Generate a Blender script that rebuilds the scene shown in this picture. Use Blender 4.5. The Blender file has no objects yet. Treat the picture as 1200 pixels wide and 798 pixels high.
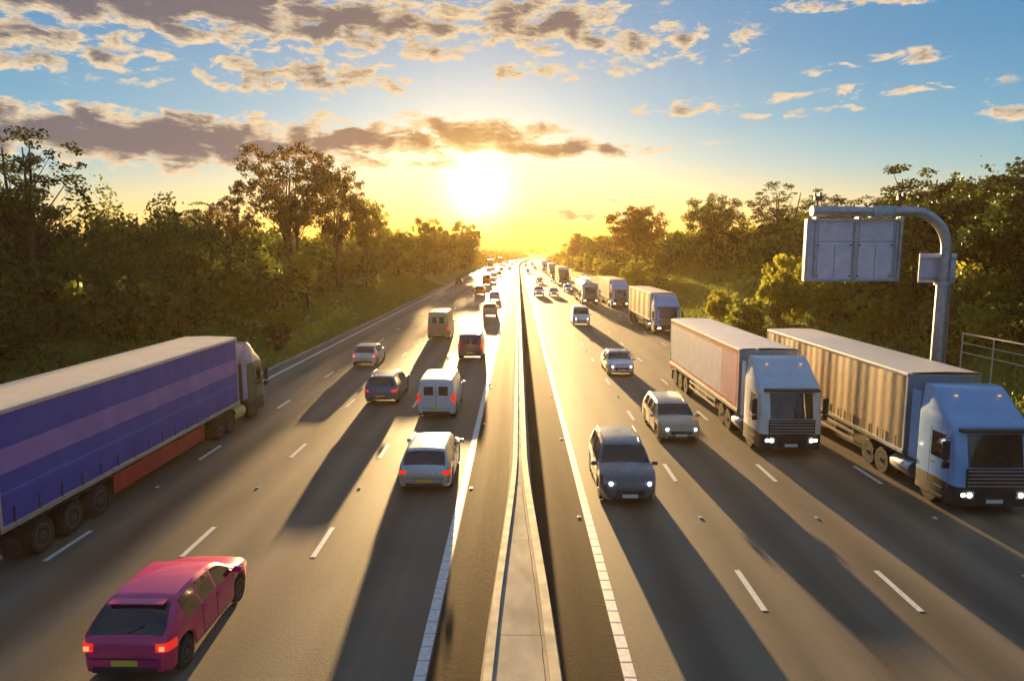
import bpy, bmesh, math, random
import numpy as np
from mathutils import Vector, Matrix, noise as mnoise
random.seed(7); rng = np.random.default_rng(7)
R = math.radians
scene = bpy.context.scene
col = scene.collection

# ------------------------------------------------------------------ camera
cam_d = bpy.data.cameras.new('camera'); cam = bpy.data.objects.new('camera', cam_d); col.objects.link(cam)
cam_d.sensor_width = 36; cam_d.lens = 24.0; cam_d.clip_end = 9000; cam_d.clip_start = 0.2
cam.location = (0, 0, 8.3); cam.rotation_euler = (R(90 - 7.477), 0, R(0.5))
scene.camera = cam
# ------------------------------------------------------------------ exposure
scene.view_settings.view_transform = 'Standard'; scene.view_settings.look = 'None'
scene.view_settings.exposure = 2.12; scene.view_settings.gamma = 1; scene.view_settings.use_curve_mapping = False
scene.cycles.use_denoising = True; scene.cycles.max_bounces = 6; scene.cycles.volume_bounces = 0
scene.cycles.diffuse_bounces = 3; scene.cycles.sample_clamp_indirect = 6
scene.cycles.transparent_max_bounces = 8
# ------------------------------------------------------------------ sun
SUN_AZ, SUN_EL = R(-3.3), R(4.85)          # azimuth from +Y towards +X
sdir = Vector((math.sin(SUN_AZ)*math.cos(SUN_EL), math.cos(SUN_AZ)*math.cos(SUN_EL), math.sin(SUN_EL)))
sd = bpy.data.lights.new('sun', 'SUN'); sun = bpy.data.objects.new('sun', sd); col.objects.link(sun)
sd.energy = 5.0; sd.angle = R(0.6); sd.color = (1.0, 0.64, 0.26)
sun.rotation_euler = sdir.to_track_quat('Z', 'Y').to_euler(); sun.location = (0, 0, 60)
# ------------------------------------------------------------------ sky
world = bpy.data.worlds.new('World'); scene.world = world; world.use_nodes = True
wn = world.node_tree; wn.nodes.clear()
def N(t, **k):
    n = wn.nodes.new(t)
    for a, b in k.items(): setattr(n, a, b)
    return n
def wl(a, b): wn.links.new(a, b)
def M(op, a, b=None, c=None, clamp=False):
    n = N('ShaderNodeMath', operation=op, use_clamp=clamp)
    for i, v in enumerate((a, b, c)):
        if v is None: continue
        if isinstance(v, (int, float)): n.inputs[i].default_value = v
        else: wl(v, n.inputs[i])
    return n.outputs[0]
def MIX(f, a, b, mode='MIX'):
    n = N('ShaderNodeMix', data_type='RGBA', blend_type=mode)
    for i, v in ((0, f), (6, a), (7, b)):
        if isinstance(v, (int, float)): n.inputs[i].default_value = v
        elif isinstance(v, tuple): n.inputs[i].default_value = (*v, 1)
        else: wl(v, n.inputs[i])
    return n.outputs[2]
def SS(v, lo, hi):
    n = N('ShaderNodeMapRange', interpolation_type='SMOOTHSTEP'); wl(v, n.inputs[0])
    n.inputs[1].default_value = lo; n.inputs[2].default_value = hi
    return n.outputs[0]
sky = N('ShaderNodeTexSky', sky_type='NISHITA'); sky.sun_disc = False
sky.sun_elevation = SUN_EL; sky.sun_rotation = SUN_AZ; sky.altitude = 60
sky.air_density = 1.0; sky.dust_density = 1.2; sky.ozone_density = 2.0
tc = N('ShaderNodeTexCoord'); sep = N('ShaderNodeSeparateXYZ'); wl(tc.outputs['Generated'], sep.inputs[0])
X, Y, Z = sep.outputs
az = M('MULTIPLY', M('ARCTAN2', X, Y), 57.2958)
el = M('MULTIPLY', M('ARCSINE', Z), 57.2958)
# angle from the sun
dp = N('ShaderNodeVectorMath', operation='DOT_PRODUCT'); wl(tc.outputs['Generated'], dp.inputs[0]); dp.inputs[1].default_value = sdir
sa = M('MULTIPLY', M('ARCCOSINE', M('MINIMUM', dp.outputs['Value'], 0.999999)), 57.2958)
# clouds on a layer overhead: noise drawn on azimuth/elevation stretched along the horizon
cv = N('ShaderNodeCombineXYZ'); wl(M('MULTIPLY', az, 0.14), cv.inputs[0]); wl(M('MULTIPLY', el, 0.36), cv.inputs[1])
def noise(scale, detail, rough, off=(0, 0, 0), dist=0.0):
    ad = N('ShaderNodeVectorMath', operation='ADD'); wl(cv.outputs[0], ad.inputs[0]); ad.inputs[1].default_value = off
    n = N('ShaderNodeTexNoise'); wl(ad.outputs[0], n.inputs['Vector']); n.inputs['Scale'].default_value = scale
    n.inputs['Detail'].default_value = detail; n.inputs['Roughness'].default_value = rough; n.inputs['Distortion'].default_value = dist
    return n.outputs[0]
fb = noise(2.6, 11, 0.62, (3.1, 1.7, 0), 0.3)
fb2 = noise(2.6, 11, 0.62, (3.1, 1.55, 0), 0.3)      # the same field sampled a little lower: lit undersides towards the sun
big = noise(0.8, 4, 0.5, (9, 4, 0))
# cloud banks: azimuth, elevation, half width, half height, weight
banks = [(-30, 17.8, 22, 3.0, 1.25), (-13, 17.0, 14, 2.3, .95), (2, 17.4, 8, 2.4, .85), (9, 15.6, 9, 2.0, .65), (-36, 13.4, 12, 1.9, .8), (-17, 13.2, 9, 1.5, .8), (-9.5, 12.9, 3.5, 1.0, .55),
         (1, 14.0, 5, .9, .62), (-28, 8.0, 17, 1.9, 1.25), (-14, 8.6, 12, 1.7, .95), (-5, 9.4, 10, 1.25, .9), (3, 8.2, 11, .65, 1.0), (-6, 7.0, 5, .4, .6), (5.5, 2.8, 5, .55, .7), (14.5, 10.9, 6, .65, .72), (20, 11.1, 5, .45, .5),
         (22, 17.2, 4, .7, .3), (28, 17.4, 8, .8, .95), (19, 18.8, 2, 1, .45), (24, 12.8, 3, .5, .35), (28, 13.2, 5, .55, .62), (26, 11.2, 8, .6, .6), (22, 10.2, 5, .4, .55), (36, 9.2, 5, .8, .6), (9, 4.0, 4, .7, .35)]
acc = None
for a0, e0, wa, we, wt in banks:
    u = M('DIVIDE', M('SUBTRACT', az, a0), wa); v = M('DIVIDE', M('SUBTRACT', el, e0), we)
    d = M('ADD', M('MULTIPLY', u, u), M('MULTIPLY', v, v))
    g = M('MULTIPLY', M('POWER', 2.718, M('MULTIPLY', d, -0.9)), wt)
    acc = g if acc is None else M('MAXIMUM', acc, g)
# beyond the frame: scattered cloud overhead and behind
gen = M('MULTIPLY', SS(M('MAXIMUM', M('SUBTRACT', el, 20), M('SUBTRACT', M('ABSOLUTE', az), 40)), 0, 8), M('MULTIPLY', big, 0.55))
acc = M('MAXIMUM', acc, gen)
den = M('ADD', acc, M('MULTIPLY', M('SUBTRACT', fb, 0.5), 2.9))
den2 = M('ADD', acc, M('MULTIPLY', M('SUBTRACT', fb2, 0.5), 2.9))
mask = M('MULTIPLY', SS(den, 0.36, 0.70), SS(acc, 0.10, 0.30))
thick = SS(M('ADD', M('MULTIPLY', den, 0.6), M('MULTIPLY', den2, 0.4)), 0.50, 1.02)
near = M('POWER', 2.718, M('MULTIPLY', sa, -0.12))       # how near the sun
# the Nishita sky, tamed towards the sun, blended with the deep evening gradient of the photograph
KS = 2.35
def RAMP(v, stops):
    mr = N('ShaderNodeMapRange'); wl(v, mr.inputs[0]); mr.inputs[1].default_value = 0; mr.inputs[2].default_value = 40
    r = N('ShaderNodeValToRGB'); wl(mr.outputs[0], r.inputs[0]); e = r.color_ramp.elements
    while len(e) < len(stops): e.new(.5)
    for k, (p, c) in enumerate(stops): e[k].position = p / 40; e[k].color = (*c, 1)
    return r.outputs[0]
q = M('ADD', el, M('MULTIPLY', sa, 0.075))
grad = RAMP(q, [(0, (.90, .42, .04)), (2.2, (.92, .54, .10)), (4.2, (.84, .64, .28)), (6.2, (.52, .60, .46)), (8.4, (.22, .50, .60)), (11.5, (.06, .38, .62)), (17, (.008, .26, .55)), (40, (.02, .16, .42))])
gs = N('ShaderNodeVectorMath', operation='SCALE'); wl(grad, gs.inputs[0]); gs.inputs['Scale'].default_value = KS
hs = N('ShaderNodeHueSaturation'); hs.inputs['Saturation'].default_value = 1.1; hs.inputs['Value'].default_value = 1.0
wl(sky.outputs[0], hs.inputs['Color'])
skyc = MIX(M('SUBTRACT', 0.88, M('MULTIPLY', SS(el, 22, 45), 0.8)), hs.outputs[0], gs.outputs[0])
clit = MIX(near, (1.0 * KS, .80 * KS, .54 * KS), (1.0 * KS, .72 * KS, .28 * KS))
cdark = MIX(near, (.15 * KS, .17 * KS, .225 * KS), (.62 * KS, .30 * KS, .05 * KS))
ccol = MIX(thick, clit, cdark)
glow = M('ADD', M('MULTIPLY', M('POWER', 2.718, M('MULTIPLY', M('MULTIPLY', sa, sa), -0.20)), 4.0),
         M('ADD', M('MULTIPLY', M('POWER', 2.718, M('MULTIPLY', sa, -0.40)), 2.2), M('MULTIPLY', M('POWER', 2.718, M('MULTIPLY', sa, -0.16)), 0.15)))
gcol = MIX(SS(sa, 1.5, 6.0), (1.0, 0.85, 0.5), (1.0, 0.55, 0.08))
gv = N('ShaderNodeVectorMath', operation='SCALE'); wl(gcol, gv.inputs[0]); wl(glow, gv.inputs['Scale'])
base = MIX(mask, skyc, ccol)
tot = N('ShaderNodeVectorMath', operation='ADD'); wl(base, tot.inputs[0]); wl(gv.outputs[0], tot.inputs[1])
bg = N('ShaderNodeBackground'); wl(tot.outputs[0], bg.inputs[0]); bg.inputs[1].default_value = 0.085
wo = N('ShaderNodeOutputWorld'); wl(bg.outputs[0], wo.inputs[0])

# ================================================================== helpers
def material(name, color, rough=0.5, metal=0.0, var=0.0, scale=5.0, bump=0.0, bscale=20.0, emit=None, es=0.0, coat=0.0, stretch=None, spec=None):
    m = bpy.data.materials.get(name)
    if m: return m
    m = bpy.data.materials.new(name); m.use_nodes = True
    nt = m.node_tree; b = nt.nodes['Principled BSDF']
    b.inputs['Base Color'].default_value = (*color, 1); b.inputs['Roughness'].default_value = rough; b.inputs['Metallic'].default_value = metal
    b.inputs['Coat Weight'].default_value = coat; b.inputs['Coat Roughness'].default_value = 0.08
    if spec is not None: b.inputs['Specular IOR Level'].default_value = spec
    if emit: b.inputs['Emission Color'].default_value = (*emit, 1); b.inputs['Emission Strength'].default_value = es
    t = nt.nodes.new('ShaderNodeTexCoord'); mp = nt.nodes.new('ShaderNodeMapping'); nt.links.new(t.outputs['Object'], mp.inputs[0])
    if stretch: mp.inputs['Scale'].default_value = stretch
    if var:
        n = nt.nodes.new('ShaderNodeTexNoise'); nt.links.new(mp.outputs[0], n.inputs['Vector']); n.inputs['Scale'].default_value = scale; n.inputs['Detail'].default_value = 6
        r = nt.nodes.new('ShaderNodeMapRange'); nt.links.new(n.outputs[0], r.inputs[0]); r.inputs[1].default_value = .3; r.inputs[2].default_value = .7
        r.inputs[3].default_value = 1 - var; r.inputs[4].default_value = 1 + var * .6
        s = nt.nodes.new('ShaderNodeVectorMath'); s.operation = 'SCALE'; s.inputs[0].default_value = color; nt.links.new(r.outputs[0], s.inputs['Scale'])
        nt.links.new(s.outputs[0], b.inputs['Base Color'])
        r2 = nt.nodes.new('ShaderNodeMapRange'); nt.links.new(n.outputs[0], r2.inputs[0]); r2.inputs[3].default_value = min(1, rough + .15); r2.inputs[4].default_value = max(.03, rough - .1)
        nt.links.new(r2.outputs[0], b.inputs['Roughness'])
    if bump:
        n2 = nt.nodes.new('ShaderNodeTexNoise'); nt.links.new(mp.outputs[0], n2.inputs['Vector']); n2.inputs['Scale'].default_value = bscale; n2.inputs['Detail'].default_value = 4
        bp = nt.nodes.new('ShaderNodeBump'); bp.inputs['Strength'].default_value = bump; bp.inputs['Distance'].default_value = .02
        nt.links.new(n2.outputs[0], bp.inputs['Height']); nt.links.new(bp.outputs[0], b.inputs['Normal'])
    return m

def tag(o, label=None, cat=None, group=None, kind=None):
    if label: o['label'] = label
    if cat: o['category'] = cat
    if group: o['group'] = group
    if kind: o['kind'] = kind
    return o
def empty(name, loc=(0, 0, 0), rz=0):
    o = bpy.data.objects.new(name, None); o.empty_display_size = .3; col.objects.link(o); o.location = loc; o.rotation_euler = (0, 0, rz); return o

class MB:
    """collects shapes, builds ONE mesh object"""
    def __init__(s): s.v = []; s.f = []; s.m = []
    def add(s, vs, fs, mi=0):
        o = len(s.v); s.v += [tuple(p) for p in vs]; s.f += [tuple(i + o for i in f) for f in fs]; s.m += [mi] * len(fs); return s
    def box(s, c, d, mi=0, bev=0.0, taper=1.0, rot=None):
        x, y, z = d[0] / 2, d[1] / 2, d[2] / 2
        b = min(bev, x * .8, y * .8, z * .8)
        if b <= 0:
            vs = [(sx * x * (taper if sz > 0 else 1), sy * y * (taper if sz > 0 else 1), sz * z) for sz in (-1, 1) for sx, sy in ((-1, -1), (1, -1), (1, 1), (-1, 1))]
            fs = [(3, 2, 1, 0), (4, 5, 6, 7), (0, 1, 5, 4), (1, 2, 6, 5), (2, 3, 7, 6), (3, 0, 4, 7)]
        else:
            bm = bmesh.new(); bmesh.ops.create_cube(bm, size=1)
            for v in bm.verts: v.co = Vector((v.co.x * 2 * x, v.co.y * 2 * y, v.co.z * 2 * z))
            bmesh.ops.bevel(bm, geom=bm.edges[:], offset=b, segments=2, affect='EDGES', profile=.6)
            bm.verts.index_update(); vs = [tuple(v.co) for v in bm.verts]; fs = [tuple(v.index for v in f.verts) for f in bm.faces]; bm.free()
        if rot: vs = [tuple(rot @ Vector(p)) for p in vs]
        return s.add([(p[0] + c[0], p[1] + c[1], p[2] + c[2]) for p in vs], fs, mi)
    def loft(s, rings, mi=0, cap=True, closed=True, mfun=None):
        n = len(rings[0]); vs = [p for r in rings for p in r]; fs = []; ms = []
        for i in range(len(rings) - 1):
            for j in range(n if closed else n - 1):
                k = (j + 1) % n
                fs.append((i * n + j, i * n + k, (i + 1) * n + k, (i + 1) * n + j)); ms.append(mfun(i, j) if mfun else mi)
        if cap:
            fs.append(tuple(range(n))[::-1]); fs.append(tuple((len(rings) - 1) * n + j for j in range(n))); ms += [mi, mi]
        o = len(s.v); s.v += [tuple(p) for p in vs]; s.f += [tuple(q + o for q in f) for f in fs]; s.m += ms; return s
    def tube(s, pts, rad, n=8, mi=0, cap=True):
        pts = [Vector(p) for p in pts]; rads = rad if isinstance(rad, (list, tuple)) else [rad] * len(pts)
        rings = []; up = None
        for i, p in enumerate(pts):
            t = (pts[min(i + 1, len(pts) - 1)] - pts[max(i - 1, 0)]).normalized()
            if up is None: up = t.orthogonal().normalized()
            up = (up - t * up.dot(t)).normalized(); sd_ = t.cross(up)
            rings.append([p + (up * math.cos(a) + sd_ * math.sin(a)) * rads[i] for a in [2 * math.pi * k / n for k in range(n)]])
        return s.loft(rings, mi, cap)
    def lathe(s, prof, axis='Y', c=(0, 0, 0), n=24, mi=0):
        rings = []
        for r, h in prof:
            ring = []
            for k in range(n):
                a = 2 * math.pi * k / n; p = (r * math.cos(a), r * math.sin(a))
                ring.append({'X': (h, p[0], p[1]), 'Y': (p[0], h, p[1]), 'Z': (p[0], p[1], h)}[axis])
            rings.append([(q[0] + c[0], q[1] + c[1], q[2] + c[2]) for q in ring])
        return s.loft(rings, mi)
    def build(s, name, mats, parent=None, smooth=None, fix=True):
        me = bpy.data.meshes.new(name); me.from_pydata(s.v, [], s.f)
        if not isinstance(mats, (list, tuple)): mats = [mats]
        for m in mats: me.materials.append(m)
        if len(mats) > 1: me.polygons.foreach_set('material_index', s.m)
        if fix:
            bm = bmesh.new(); bm.from_mesh(me); bmesh.ops.remove_doubles(bm, verts=bm.verts, dist=1e-4)
            bmesh.ops.recalc_face_normals(bm, faces=bm.faces); bm.to_mesh(me); bm.free()
        if smooth is not None:
            me.polygons.foreach_set('use_smooth', [True] * len(me.polygons)); me.set_sharp_from_angle(angle=R(smooth))
        me.update()
        o = bpy.data.objects.new(name, me); col.objects.link(o); o.parent = parent
        return o

def interp(tab, y):
    if y <= tab[0][0]: return tab[0][1]
    for (a, b), (c, d) in zip(tab, tab[1:]):
        if y <= c: return b + (d - b) * (y - a) / (c - a)
    return tab[-1][1]
def pchip(tab, y):
    n = len(tab)
    if y <= tab[0][0]: return tab[0][1]
    if y >= tab[-1][0]: return tab[-1][1]
    d = [(tab[k + 1][1] - tab[k][1]) / (tab[k + 1][0] - tab[k][0]) for k in range(n - 1)]
    def sl(k):
        if k == 0: return d[0]
        if k == n - 1: return d[-1]
        return 0 if d[k - 1] * d[k] <= 0 else 2 * d[k - 1] * d[k] / (d[k - 1] + d[k])
    for k in range(n - 1):
        if y <= tab[k + 1][0]:
            h = tab[k + 1][0] - tab[k][0]; t = (y - tab[k][0]) / h
            return (2*t**3 - 3*t**2 + 1) * tab[k][1] + (t**3 - 2*t**2 + t) * h * sl(k) + (-2*t**3 + 3*t**2) * tab[k + 1][1] + (t**3 - t**2) * h * sl(k + 1)
def copy_tree(o, parent=None):
    c = o.copy(); col.objects.link(c); c.parent = parent
    for ch in list(o.children): copy_tree(ch, c)
    return c

# road centre line: straight, then a wide bend to the right
def cx(y): return 0.08 + (0 if y < 330 else (y - 330) ** 2 / 9000.0)
def heading(y): return 0 if y < 330 else -math.atan((y - 330) / 4500.0)
def sstep(a, b, t):
    t = max(0, min(1, (t - a) / (b - a))); return t * t * (3 - 2 * t)
def ground(lat, y):
    """height of the ground at a distance lat from the centre line"""
    fade = 1 - .55 * sstep(260, 620, y)
    if lat > 0:
        t = max(0, lat - 18.6); h = 7.2 * sstep(0, 17, t) * fade
    else:
        t = max(0, -lat - 18.2); h = (2.6 * sstep(0, 7, t) + 3.2 * sstep(4, 18, t)) * fade
    if t > 0: h += .35 * mnoise.noise(Vector((lat * .15, y * .08, 1.3))) * min(1, t / 4)
    r = math.hypot(lat, y)
    h += 34 * sstep(1000, 2300, r) * (0.75 + .35 * mnoise.noise(Vector((lat * .0012, y * .0012, 4)))) * sstep(0, 1, t / 60 + sstep(1000, 1400, y))
    return h

# ================================================================== materials
def asphalt(name, c, streak, lanes):
    m = bpy.data.materials.new(name); m.use_nodes = True; nt = m.node_tree; b = nt.nodes['Principled BSDF']; L = nt.links.new
    t = nt.nodes.new('ShaderNodeTexCoord')
    def nz(sc, det, st=(1, 1, 1)):
        mp = nt.nodes.new('ShaderNodeMapping'); mp.inputs['Scale'].default_value = st; L(t.outputs['Object'], mp.inputs[0])
        n = nt.nodes.new('ShaderNodeTexNoise'); L(mp.outputs[0], n.inputs['Vector']); n.inputs['Scale'].default_value = sc; n.inputs['Detail'].default_value = det; return n.outputs[0]
    def mth(op, a, b_):
        n = nt.nodes.new('ShaderNodeMath'); n.operation = op
        for i, v in enumerate((a, b_)):
            if isinstance(v, (int, float)): n.inputs[i].default_value = v
            else: L(v, n.inputs[i])
        return n.outputs[0]
    sx = nt.nodes.new('ShaderNodeSeparateXYZ'); L(t.outputs['Object'], sx.inputs[0])
    ab = mth('ABSOLUTE', sx.outputs[0], 0)
    trk = mth('COSINE', mth('MULTIPLY', mth('SUBTRACT', ab, 2.98), 2 * math.pi / 1.825), 0)
    cent = mth('COSINE', mth('MULTIPLY', mth('SUBTRACT', ab, 3.9), 2 * math.pi / 3.65), 0)
    grain = nz(28, 3); patch = nz(.25, 4); st = nz(1.1, 3, (1, .012, 1)); fine = nz(9, 5)
    v = mth('MULTIPLY', mth('ADD', .62, mth('MULTIPLY', grain, .75)), mth('ADD', .72, mth('MULTIPLY', patch, .55)))
    v = mth('MULTIPLY', v, mth('ADD', 1 - streak * .5, mth('MULTIPLY', st, streak)))
    if lanes:
        v = mth('MULTIPLY', v, mth('ADD', 1.0, mth('MULTIPLY', trk, .13)))
        oil = mth('MULTIPLY', mth('MAXIMUM', mth('SUBTRACT', cent, .55), 0), mth('MULTIPLY', st, .75)); v = mth('MULTIPLY', v, mth('SUBTRACT', 1.03, oil))
    stain = nt.nodes.new('ShaderNodeMapRange'); L(nz(.9, 5, (1, .22, 1)), stain.inputs[0]); stain.inputs[1].default_value = .58; stain.inputs[2].default_value = .70; stain.inputs[3].default_value = 1; stain.inputs[4].default_value = .86
    v = mth('MULTIPLY', v, stain.outputs[0])
    s = nt.nodes.new('ShaderNodeVectorMath'); s.operation = 'SCALE'; s.inputs[0].default_value = c; L(v, s.inputs['Scale']); L(s.outputs[0], b.inputs['Base Color'])
    L(mth('ADD', .47 if lanes else .62, mth('ADD', mth('MULTIPLY', st, .16), mth('MULTIPLY', fine, .16))), b.inputs['Roughness'])
    b.inputs['Specular IOR Level'].default_value = .15 if lanes else .05
    bp = nt.nodes.new('ShaderNodeBump'); bp.inputs['Strength'].default_value = .32; bp.inputs['Distance'].default_value = .012
    L(mth('ADD', grain, mth('MULTIPLY', fine, .5)), bp.inputs['Height']); L(bp.outputs[0], b.inputs['Normal'])
    return m
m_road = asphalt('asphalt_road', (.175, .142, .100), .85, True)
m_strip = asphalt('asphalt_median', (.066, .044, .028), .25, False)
m_white = material('road_paint', (.74, .73, .69), .5, var=.22, scale=9, bump=.2, bscale=60)
m_conc = material('concrete', (.40, .35, .27), .8, var=.3, scale=1.6, bump=.12, bscale=40, stretch=(1, .5, 1))
m_conc_top = material('concrete_cap', (.48, .40, .27), .7, var=.22, scale=3, bump=.12, bscale=40)
m_dark = material('dark_plastic', (.022, .023, .026), .45, var=.2, scale=6)
m_chassis = material('chassis_metal', (.045, .045, .05), .5, .3, var=.3, scale=5)
m_tyre = material('tyre_rubber', (.02, .02, .021), .8, var=.3, scale=12)
m_rim = material('wheel_metal', (.42, .42, .44), .32, .9, var=.15, scale=8)
m_glass = material('dark_glass', (.015, .019, .024), .04, 0, coat=.6)
m_steel = material('galvanised_steel', (.46, .46, .50), .38, .75, var=.2, scale=4)
m_signback = material('sign_back_paint', (.64, .61, .74), .5, .1, var=.16, scale=2.2)
m_head = material('headlight_lit', (.8, .8, .8), .1, emit=(1, .93, .82), es=3)
m_headoff = material('headlight_glass', (.55, .56, .6), .08, .4, coat=.5)
m_tail = material('tail_light', (.45, .012, .01), .15, emit=(1, .04, .02), es=.15)
m_tailon = material('brake_light', (.6, .02, .01), .15, emit=(1, .07, .03), es=1.6)
m_amber = material('amber_lamp', (.8, .3, .03), .2, emit=(1, .42, .06), es=.25)
m_ply = material('rear_plate', (.75, .55, .06), .4)
m_plw = material('front_plate', (.75, .75, .72), .4)
m_alu = material('aluminium', (.62, .62, .63), .3, .85, var=.12, scale=5)
def paint(name, c, rough=.32, metal=.25): return material(name, c, rough, metal, var=.1, scale=2.5, coat=.7)
def cloth(name, c): return material(name, c, .5, 0, var=.14, scale=1.5, bump=.25, bscale=3)

# ================================================================== ground and road
def sheet(name, mat, lat0, lat1, ys, z, kind='structure', label=None, sub=1):
    mb = MB(); rings = []
    for y in ys:
        h = heading(y); c = Vector((cx(y), y)); nx = Vector((math.cos(h), math.sin(h)))
        rings.append([(c.x + nx.x * (lat0 + (lat1 - lat0) * k / sub), c.y + nx.y * (lat0 + (lat1 - lat0) * k / sub), z) for k in range(sub + 1)])
    mb.loft(rings, cap=False, closed=False)
    return tag(mb.build(name, mat, fix=False), kind=kind)
ys_road = [-30 + 15 * i for i in range(60)] + [870 + 30 * i for i in range(22)]
# terrain: one sheet out to the horizon
def build_ground():
    ys = [-60 + 4 * i for i in range(50)] + [140 + 10 * i for i in range(50)] + [640 + 40 * i for i in range(30)] + [1840 + 150 * i for i in range(18)]
    half = [17.4, 18.2, 19.5, 21, 22.5, 24, 26, 28, 30, 33, 36, 40, 46, 54, 66, 84, 110, 150, 210, 300, 430, 620, 900, 1300, 1900, 2600, 3600]
    lats = [-a for a in half[::-1]] + [0] + half
    rings = []
    for y in ys:
        c = cx(min(y, 1500)) + (0 if y < 1500 else (y - 1500) * .26)
        rings.append([(c + l, y, ground(l, y) - (.06 if abs(l) < 17.5 else 0)) for l in lats])
    mb = MB(); mb.loft(rings, cap=False, closed=False)
    m = bpy.data.materials.new('grass_ground'); m.use_nodes = True; nt = m.node_tree; b = nt.nodes['Principled BSDF']; L = nt.links.new
    t = nt.nodes.new('ShaderNodeTexCoord')
    n1 = nt.nodes.new('ShaderNodeTexNoise'); n1.inputs['Scale'].default_value = .35; n1.inputs['Detail'].default_value = 8; L(t.outputs['Object'], n1.inputs['Vector'])
    n2 = nt.nodes.new('ShaderNodeTexNoise'); n2.inputs['Scale'].default_value = 6; n2.inputs['Detail'].default_value = 6; L(t.outputs['Object'], n2.inputs['Vector'])
    r = nt.nodes.new('ShaderNodeValToRGB'); L(n1.outputs[0], r.inputs[0]); e = r.color_ramp.elements
    e[0].position = .32; e[0].color = (.055, .095, .02, 1); e[1].position = .68; e[1].color = (.16, .17, .04, 1)
    x = e.new(.5); x.color = (.095, .15, .03, 1)
    mx = nt.nodes.new('ShaderNodeMix'); mx.data_type = 'RGBA'; mx.blend_type = 'MULTIPLY'; mx.inputs[0].default_value = .7; L(r.outputs[0], mx.inputs[6]); L(n2.outputs[0], mx.inputs[7]); 
    g = nt.nodes.new('ShaderNodeVectorMath'); g.operation = 'SCALE'; g.inputs['Scale'].default_value = 1.7; L(mx.outputs[2], g.inputs[0]); L(g.outputs[0], b.inputs['Base Color'])
    b.inputs['Roughness'].default_value = .9; b.inputs['Specular IOR Level'].default_value = .15
    bp = nt.nodes.new('ShaderNodeBump'); bp.inputs['Strength'].default_value = .8; bp.inputs['Distance'].default_value = .25; L(n2.outputs[0], bp.inputs['Height']); L(bp.outputs[0], b.inputs['Normal'])
    return tag(mb.build('ground', m, smooth=60, fix=False), kind='structure')
build_ground()
sheet('road', m_road, -17.35, 17.45, ys_road, 0.0, sub=4)
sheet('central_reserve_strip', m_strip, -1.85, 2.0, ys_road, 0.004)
EDGES = (-16.45, -2.0, 2.13, 16.7)
# painted markings: ribbed edge lines near the camera, plain beyond; dashed lane lines
def markings():
    mb = MB()
    def bar(l0, l1, y0, y1, z=0.008, t=.004):
        h = heading(y0); c = cx(y0); c1 = cx(y1)
        mb.add([(c + l0, y0, z), (c + l1, y0, z), (c1 + l1, y1, z), (c1 + l0, y1, z)], [(0, 1, 2, 3)])
    for e in EDGES:
        w = .12
        y = -20.0
        while y < 70:
            if abs(e) < 3: bar(e - w, e + w, y, y + .5)
            else: bar(e - w, e + w, y, y + .5)
            y += .5
        ys = [70 + 20 * i for i in range(56)]
        for a, b in zip(ys, ys[1:]): bar(e - .1, e + .1, a, b)
    for l, ph in ((5.67, 16.0), (9.3, 16.0), (13.0, 15.8), (-5.68, 18.7), (-9.28, 18.7), (-12.85, 18.4)):
        for k in range(-4, 120):
            y = ph + 9 * k; bar(l - .075, l + .075, y - 1.02, y + 1.02)
    return tag(mb.build('lane_markings', m_white, fix=False), kind='structure')
markings()
# ribs between the paint blocks
mb = MB()
for e in (-2.0, 2.13):
    y = -20.02
    while y < 70: mb.box((cx(0) + e, y - .02, .009), (.235, .028, .003)); y += .5
tag(mb.build('edge_line_ribs', material('rib_paint', (.30, .33, .42), .5), fix=False), kind='structure')
# tarmac seams and repair bands
mb = MB()
for l, y0, y1 in ((-16.1, 20, 120), (16.0, -20, 90)):
    rings = []
    for i in range(60):
        y = y0 + (y1 - y0) * i / 59; w = .02 + .012 * mnoise.noise(Vector((y * .7, l, 0)))
        x = l + .5 + .05 * mnoise.noise(Vector((y * .3, l, 5))); rings.append([(x - w, y, .005), (x + w, y, .005)])
    mb.loft(rings, cap=False, closed=False)
tag(mb.build('tar_seams', material('bitumen', (.02, .02, .022), .3), fix=False), kind='structure')
# kerbs
for e0, e1, nm in ((-17.6, -17.35, 'kerb'), (17.45, 17.7, 'kerb')):
    mb = MB(); rings = []
    for y in ys_road:
        c = cx(y); rings.append([(c + e0, y, -.05), (c + e0, y, .12), (c + e1, y, .12), (c + e1, y, -.05)])
    mb.loft(rings); tag(mb.build(nm, m_conc), kind='structure')

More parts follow.
